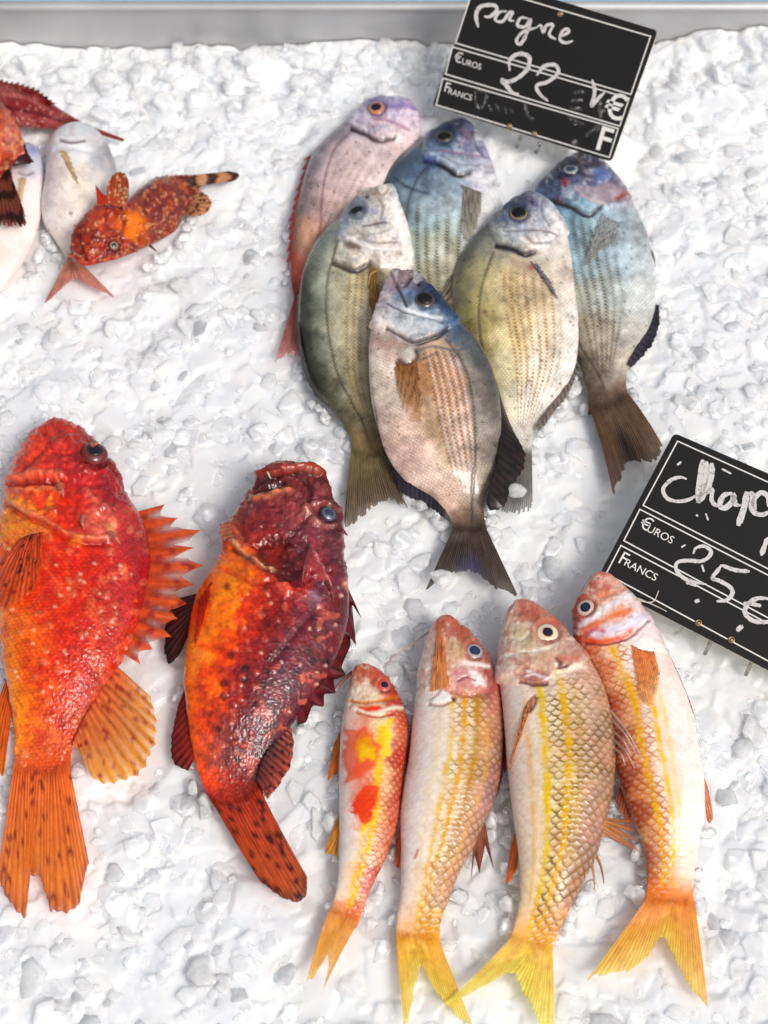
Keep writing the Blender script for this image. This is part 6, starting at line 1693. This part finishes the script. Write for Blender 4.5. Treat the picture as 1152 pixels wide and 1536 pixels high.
# --- lower card
S2 = 4.153
U2 = lambda *a: zo(S2, 890, 640, *a)
c = Card('price_card', 'black price card chalked chapon 25 beside the mullet', [(1011, 649), (1322, 783), (1207, 1034), (894, 871)], (.062, .028, .026))
def ext(x0, y0, sl, x1=1640):
    return (x1, y0 + sl * (x1 - x0))
for tl, s0, bl, s1, xr in (((525, 90), .453, (310, 490), .508, (1700, 1490)), ((290, 515), .513, (190, 710), .535, (1470, 1370)), ((172, 740), .530, (80, 915), .540, (1350, 1250))):
    box = U2(*tl, *ext(*tl, s0, xr[0]), *ext(*bl, s1, xr[1]), *bl)
    c.ribbon('frame_line', box, .0010, M_PRINT, closed=True)
d2 = (100, 51)
c.text('lettering', '€', U2(278, 622)[0], .0148, d2)
c.text('lettering', 'UROS', U2(326, 648)[0], .0087, d2)
c.text('lettering', 'F', U2(146, 842)[0], .0148, d2)
c.text('lettering', 'RANCS', U2(184, 860)[0], .0087, d2)
for wd, pts in ((.0034, (582, 326, 540, 315, 480, 335, 435, 388, 458, 444, 520, 465, 590, 456, 650, 425)), (.0052, (652, 474, 662, 340, 682, 206)), (.0060, (738, 226, 730, 320, 695, 405, 650, 474)), (.0050, (706, 215, 700, 320, 668, 440)),
                (.0040, (700, 420, 738, 392, 738, 460, 772, 500)), (.0050, (866, 412, 812, 430, 788, 490, 822, 506, 868, 462, 872, 424, 882, 482, 918, 490)), (.0056, (956, 404, 940, 500, 902, 618)), (.0046, (962, 424, 992, 420, 985, 500, 1010, 540, 1060, 548, 1092, 528)),
                (.0044, (1010, 520, 1000, 462, 1042, 412, 1088, 436, 1090, 500)), (.0040, (1092, 440, 1130, 520, 1140, 600, 1160, 520, 1210, 540, 1220, 640)), (.0042, (1090, 690, 1068, 740, 1046, 804)),
                (.0034, (622, 792, 640, 756, 692, 745, 732, 775, 718, 812, 670, 838, 600, 834, 530, 842, 514, 880, 546, 930, 610, 964, 704, 982)),
                (.0036, (800, 860, 772, 900, 742, 942, 790, 962, 852, 1000, 866, 1040, 830, 1080, 768, 1088)), (.0036, (798, 862, 880, 892, 974, 902)),
                (.0040, (1096, 1072, 1022, 1070, 962, 1108, 944, 1160, 990, 1206, 1060, 1218, 1120, 1204)), (.0034, (932, 1098, 980, 1104, 1046, 1116))):
    c.ribbon('chalk_stroke', U2(*pts), wd * .86, M_CHALK, .0006, taper=True, jitter=.22)
for wd, pts in ((.0060, (900, 1245, 912, 1256, 922, 1266)), (.0034, (642, 1076, 652, 1096)), (.0016, (676, 860, 690, 906)), (.0014, (700, 540, 716, 584)), (.0014, (548, 752, 575, 735)), (.0012, (576, 972, 640, 996)),
                (.0016, (800, 262, 860, 294)), (.0016, (522, 240, 548, 218)), (.0018, (640, 548, 652, 558))):
    c.ribbon('rubbed_chalk_stroke', U2(*pts), wd, M_CHALK, .0005, taper=True, jitter=.3)
for q in U2(655, 1222, 860, 1328):
    c.eyelet(q, .0027)
c.pin(U2(745, 1310)[0], U2(695, 1415)[0], .004)
c.pin(U2(1000, 1440)[0], U2(950, 1545)[0], .004)
# ------------------------------------------------------------------ loose ice
def occupancy():
    """lowest fish height over a fine ground grid"""
    step = .003
    nx, ny = int(1.3 / step), int(1.5 / step)
    g = np.full((nx, ny), 9.0)
    pts = np.vstack(KEEP_OFF)
    i = np.clip(((pts[:, 0] + .65) / step).astype(int), 0, nx - 1)
    j = np.clip(((pts[:, 1] + .60) / step).astype(int), 0, ny - 1)
    np.minimum.at(g, (i, j), pts[:, 2])
    b = g.copy()
    for di in (-1, 0, 1):
        for dj in (-1, 0, 1):
            b = np.minimum(b, np.roll(np.roll(g, di, 0), dj, 1))
    return b, step

OCC, OSTEP = occupancy()
RING = [(q * math.cos(k * .785), q * math.sin(k * .785)) for k in range(8) for q in (1, .5)]
def free(x, y, r, z):
    for dx, dy in RING:
        i = int((x + r * dx + .65) / OSTEP); j = int((y + r * dy + .60) / OSTEP)
        if 0 <= i < OCC.shape[0] and 0 <= j < OCC.shape[1] and OCC[i, j] < 9:
            return False
    return True

def flake_shape(r, flat):
    n = random.choice((5, 6, 6, 7, 8))
    a0 = random.random() * 6.28
    rad = [r * random.uniform(.62, 1.15) for _ in range(n)]
    ang = [a0 + (k + random.uniform(-.3, .3)) * 6.283 / n for k in range(n)]
    asp = random.uniform(.6, 1.0)
    h = r * flat
    bend = random.uniform(-.25, .25)
    v = []
    for q, z in ((.78, -h), (1.0, -h * .15), (.92, h * .55), (.62, h)):
        for k in range(n):
            x, y = rad[k] * q * math.cos(ang[k]), rad[k] * q * math.sin(ang[k]) * asp
            v.append((x, y, z + bend * (x * x) / r + random.uniform(-.08, .08) * h))
    f = [list(range(n))[::-1]]
    for b in range(3):
        f += [[b * n + k, b * n + (k + 1) % n, (b + 1) * n + (k + 1) % n, (b + 1) * n + k] for k in range(n)]
    f.append([3 * n + k for k in range(n)])
    return np.array(v), f

def scatter():
    V, F, MI, base = [], [], [], 0
    def put(x, y, z, r, flat, tilt, mi=0):
        nonlocal base
        v, f = flake_shape(r, flat)
        M = np.array(Matrix.Rotation(random.uniform(-tilt, tilt), 3, 'X') @ Matrix.Rotation(random.uniform(-tilt, tilt), 3, 'Y') @ Matrix.Rotation(random.uniform(0, 6.28), 3, 'Z'))
        v = v @ M.T + np.array([x, y, z])
        V.append(v); F.extend([[q + base for q in ff] for ff in f]); base += len(v); MI.extend([mi] * len(f))
    cand = []
    for _ in range(3600):
        x, y = random.uniform(-.52, .52), random.uniform(-.47, WALL_Y - .012)
        t = random.random()
        r = .004 + .013 * t ** 1.8
        cand.append((x, y, r))
    A = np.array(cand)
    Z = bed_height(A[:, 0], A[:, 1])
    k = 0
    for (x, y, r), z in zip(cand, Z):
        if free(x, y, r * .5, z):
            put(x, y, z - r * .02, r, random.uniform(.06, .16), .26)
            k += 1
    # clear wet shards among the white flakes
    A = np.array([(random.uniform(-.5, .5), random.uniform(-.46, WALL_Y - .03), .004 + .012 * random.random() ** 2) for _ in range(1500)])
    for (x, y, r), z in zip(A, bed_height(A[:, 0], A[:, 1])):
        if free(x, y, r * .6, z):
            put(x, y, z + r * .05, r, random.uniform(.06, .18), .34, 1)
    # chips nudged up against the fish
    for e in EDGES:
        idx = [i for i in range(len(e)) if e[i, 0, 2] < .026]
        for i in random.sample(idx, min(len(idx), 46)):
            p, o = e[i]
            r = random.uniform(.0035, .0085)
            x, y = p[0] + o[0] * r * random.uniform(.3, 1.1), p[1] + o[1] * r * random.uniform(.3, 1.1)
            if y + r < WALL_Y - .004:
                put(x, y, .0005 + r * random.uniform(.1, .6), r, random.uniform(.2, .5), .7, random.randint(0, 1))
    # ridge of lumps against the back wall
    for _ in range(260):
        x, y = random.uniform(-.6, .6), WALL_Y - .012 - abs(random.gauss(0, .035))
        r = random.uniform(.007, .017)
        z = float(bed_height(np.array([x]), np.array([y]))[0])
        if y + r < WALL_Y - .002 and free(x, y, r, z):
            put(x, y, z + r * random.uniform(.0, .5), r, random.uniform(.25, .55), .7)
    o = mesh_obj('crushed_ice', np.vstack(V), F, M_FLAKE, smooth=True)
    o.data.materials.append(M_CLEAR)
    o.data.polygons.foreach_set('material_index', np.array(MI, np.int32))
    tag(o, 'loose flakes of crushed ice scattered over the bed', 'ice', kind='stuff')

scatter()

def chunk(label, px, py, z, r, flat, seed, tilt=(0, 0)):
    random.seed(seed)
    v, f = flake_shape(r, flat)
    c = P(np.array((px, py), float), z)
    M = np.array(Matrix.Rotation(tilt[0], 3, 'X') @ Matrix.Rotation(tilt[1], 3, 'Y'))
    o = mesh_obj('ice_chunk', v @ M.T + c, f, M_FLAKE, origin=c, smooth=False)
    md = o.modifiers.new('bevel', 'BEVEL'); md.width = r * .10; md.segments = 2
    tag(o, label, 'ice', 'ice lumps resting on fins')
chunk('clear ice lump on the left lobe of the topmost bream tail', 663, 868, .017, .011, .45, 3, (.2, .1))
chunk('rounded clear ice lump on the tail of the golden bream', 774, 735, .019, .009, .5, 5, (.1, -.2))
chunk('small white ice lump between the olive bream tail and the topmost bream', 634, 757, .014, .008, .5, 8)
chunk('wedge of ice under the rear fin of the topmost bream', 616, 748, .012, .010, .5, 9, (.3, .1))
